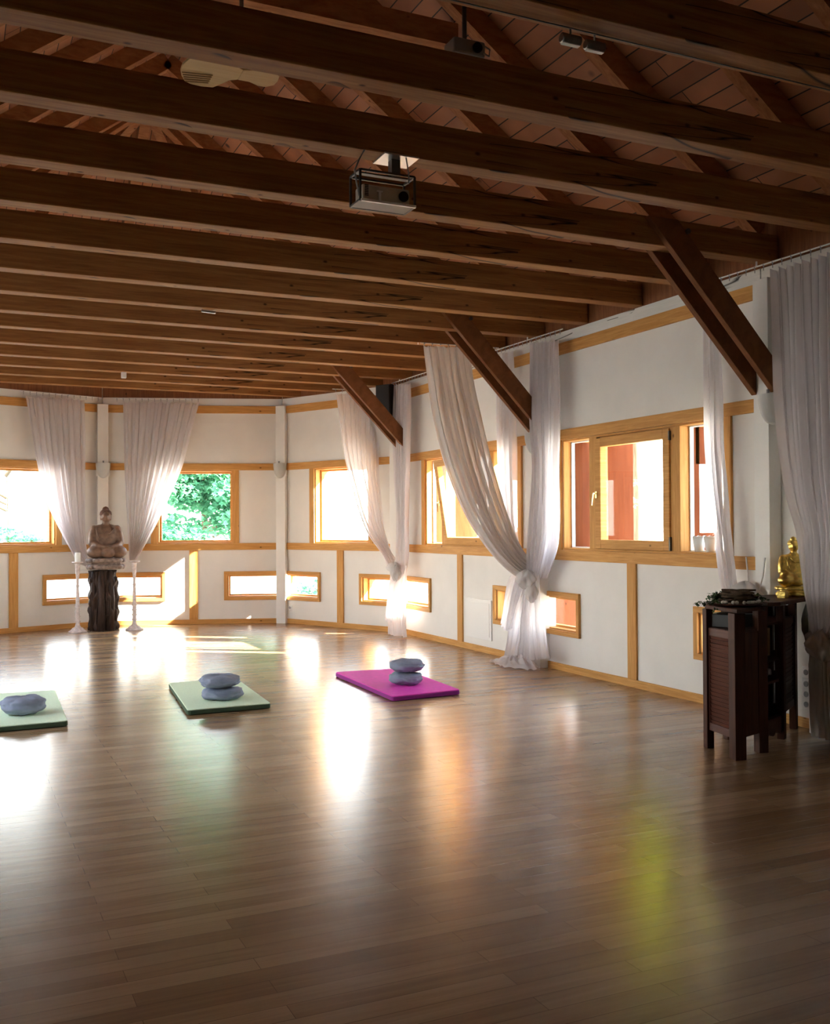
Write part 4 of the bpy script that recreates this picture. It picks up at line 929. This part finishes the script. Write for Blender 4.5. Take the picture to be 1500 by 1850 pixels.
# sockets, access panel
def socket(k, s, z, n_, label, first_black=False):
    w = WL[k]; M = frame_M(w); root = thing('wall_socket', M @ Vector((s, 0, z)), label, 'socket')
    MB().box(s - .04, s + .04, 0, .012, z, z + .075 * n_ + .005, M).build('plate', 'white_plastic', root, bevel=.003)
    for i in range(n_):
        MB().tube([M @ Vector((s, .0125, z + .04 + i * .075)), M @ Vector((s, .016, z + .04 + i * .075))], .021, 18).build('outlet', 'grey_plastic', root)
socket('right', yr(5.53), .13, 3, 'white three-way wall socket beside the right-edge curtain')
socket('right', yr(5.53), .365, 1, 'single white wall socket above the three-way one')
socket('apse_right', .16, .20, 1, 'small white wall socket by the far corner post')
pl = thing('access_panel', (5.70, 10.58, .15), 'glossy white access panel low on the long wall', 'panel')
MB().box(5.700, 5.7165, 10.26, 10.90, .15, .62).build('door', 'white_plastic', pl, bevel=.004)
MB().box(5.695, 5.700, 10.30, 10.86, .19, .58).build('inner_panel', 'white_plastic', pl, bevel=.002)

# ---------------------------------------------------------------- outdoors
MB().box(-40, 45, -30, 60, -.55, -.45).build('ground', 'gravel', kind='structure')
def tree(base, h, blobs, size, seed, label, tr=.12, leaf='leaf'):
    root = thing('tree', base, label, 'tree')
    b0 = Vector(base); top = Vector(blobs[0][0])
    mb = MB(); mb.tube([b0, b0.lerp(Vector((b0.x + .1, b0.y, top.z)), .5), Vector((b0.x, b0.y, top.z))], [tr, tr * .75, tr * .4], 10)
    for cen, rad, _ in blobs: mb.tube([Vector((b0.x, b0.y, min(cen[2] - .4, top.z))), Vector(cen)], [.05, .02], 7)
    mb.build('trunk', 'bark', root, smooth=True)
    V, F = [], []
    for i, (cen, rad, k) in enumerate(blobs):
        v, f_ = leaves(k, cen, rad, size, seed * 10 + i, .7); o_ = len(V); V += v; F += [tuple(j + o_ for j in t) for t in f_]
    leafmesh('foliage', V, F, leaf, root)
rng = random.Random(11)
# maple seen through the window right of the buddha
bl = []
for k in range(26):
    bl.append(((5.9 + rng.uniform(-1.5, 1.9), 25 + rng.uniform(-1.0, 1.0), rng.uniform(1.0, 4.2)), (.8, .6, .42), 620))
bl.insert(0, ((6.0, 25, 3.4), (1.2, .8, .8), 500))
tree((6.0, 26.2, -.45), 5, bl, .17, 1, 'leafy green maple outside the window right of the buddha')
bl = [((1.0 + rng.uniform(-.7, .7), 25 + rng.uniform(-.6, .6), rng.choice([rng.uniform(1.1, 1.6), rng.uniform(2.3, 3.6)])), (.42, .4, .22), 110) for k in range(11)]
tree((1.2, 25.4, -.45), 5, bl, .15, 2, 'thin leafy tree outside the left edge window', .03)
bl = [((7.6 + rng.uniform(-.6, .6), 22 + rng.uniform(-.3, .3), rng.uniform(-.2, .5)), (.4, .3, .2), 120) for k in range(5)]
tree((7.6, 22.2, -.45), 1, bl, .12, 3, 'low green shrub outside the low slot window')
bl = [((11.5 + rng.uniform(-1.2, 1.2), 15.2 + rng.uniform(-1.6, 1.6), 5.2 + rng.uniform(-1.3, 1.5)), (.95, .95, .65), 520) for k in range(20)]
tree((11.8, 15.6, -.45), 5, bl, .2, 4, 'tall yellow-green tree beyond the long wall windows', leaf='leaf_yellow')
bl = [((11.3 + rng.uniform(-.9, .9), 3.4 + rng.uniform(-1.2, 1.2), 5.3 + rng.uniform(-1.2, 1.0)), (.9, .8, .7), 620) for k in range(16)] + [((11.3 + rng.uniform(-.3, .3), 5.7 + rng.uniform(-.9, .9), 3.8 + rng.uniform(-.4, .25)), (.6, .5, .4), 600) for k in range(9)] + [((11.3 + rng.uniform(-.3, .3), 4.9 + rng.uniform(-.6, .4), 5.1 + rng.uniform(-.8, .7)), (.6, .5, .5), 600) for k in range(8)]
tree((11.5, 3.2, -.45), 5, bl, .22, 5, 'dense unseen green tree added to keep the sun off the long wall near the cabinets')  # added out of view, crown shaped to block sun from the nearer windows

bl = [((9.55, 13.05, 2.55), (.22, .2, .16), 60), ((9.62, 13.0, 2.15), (.2, .2, .14), 50), ((9.75, 12.95, 1.85), (.14, .12, .08), 26), ((9.5, 13.1, 2.75), (.2, .2, .12), 40)]
tree((9.15, 13.3, -.45), 3, bl, .10, 6, 'slender sapling close outside the big three-part window', .025)
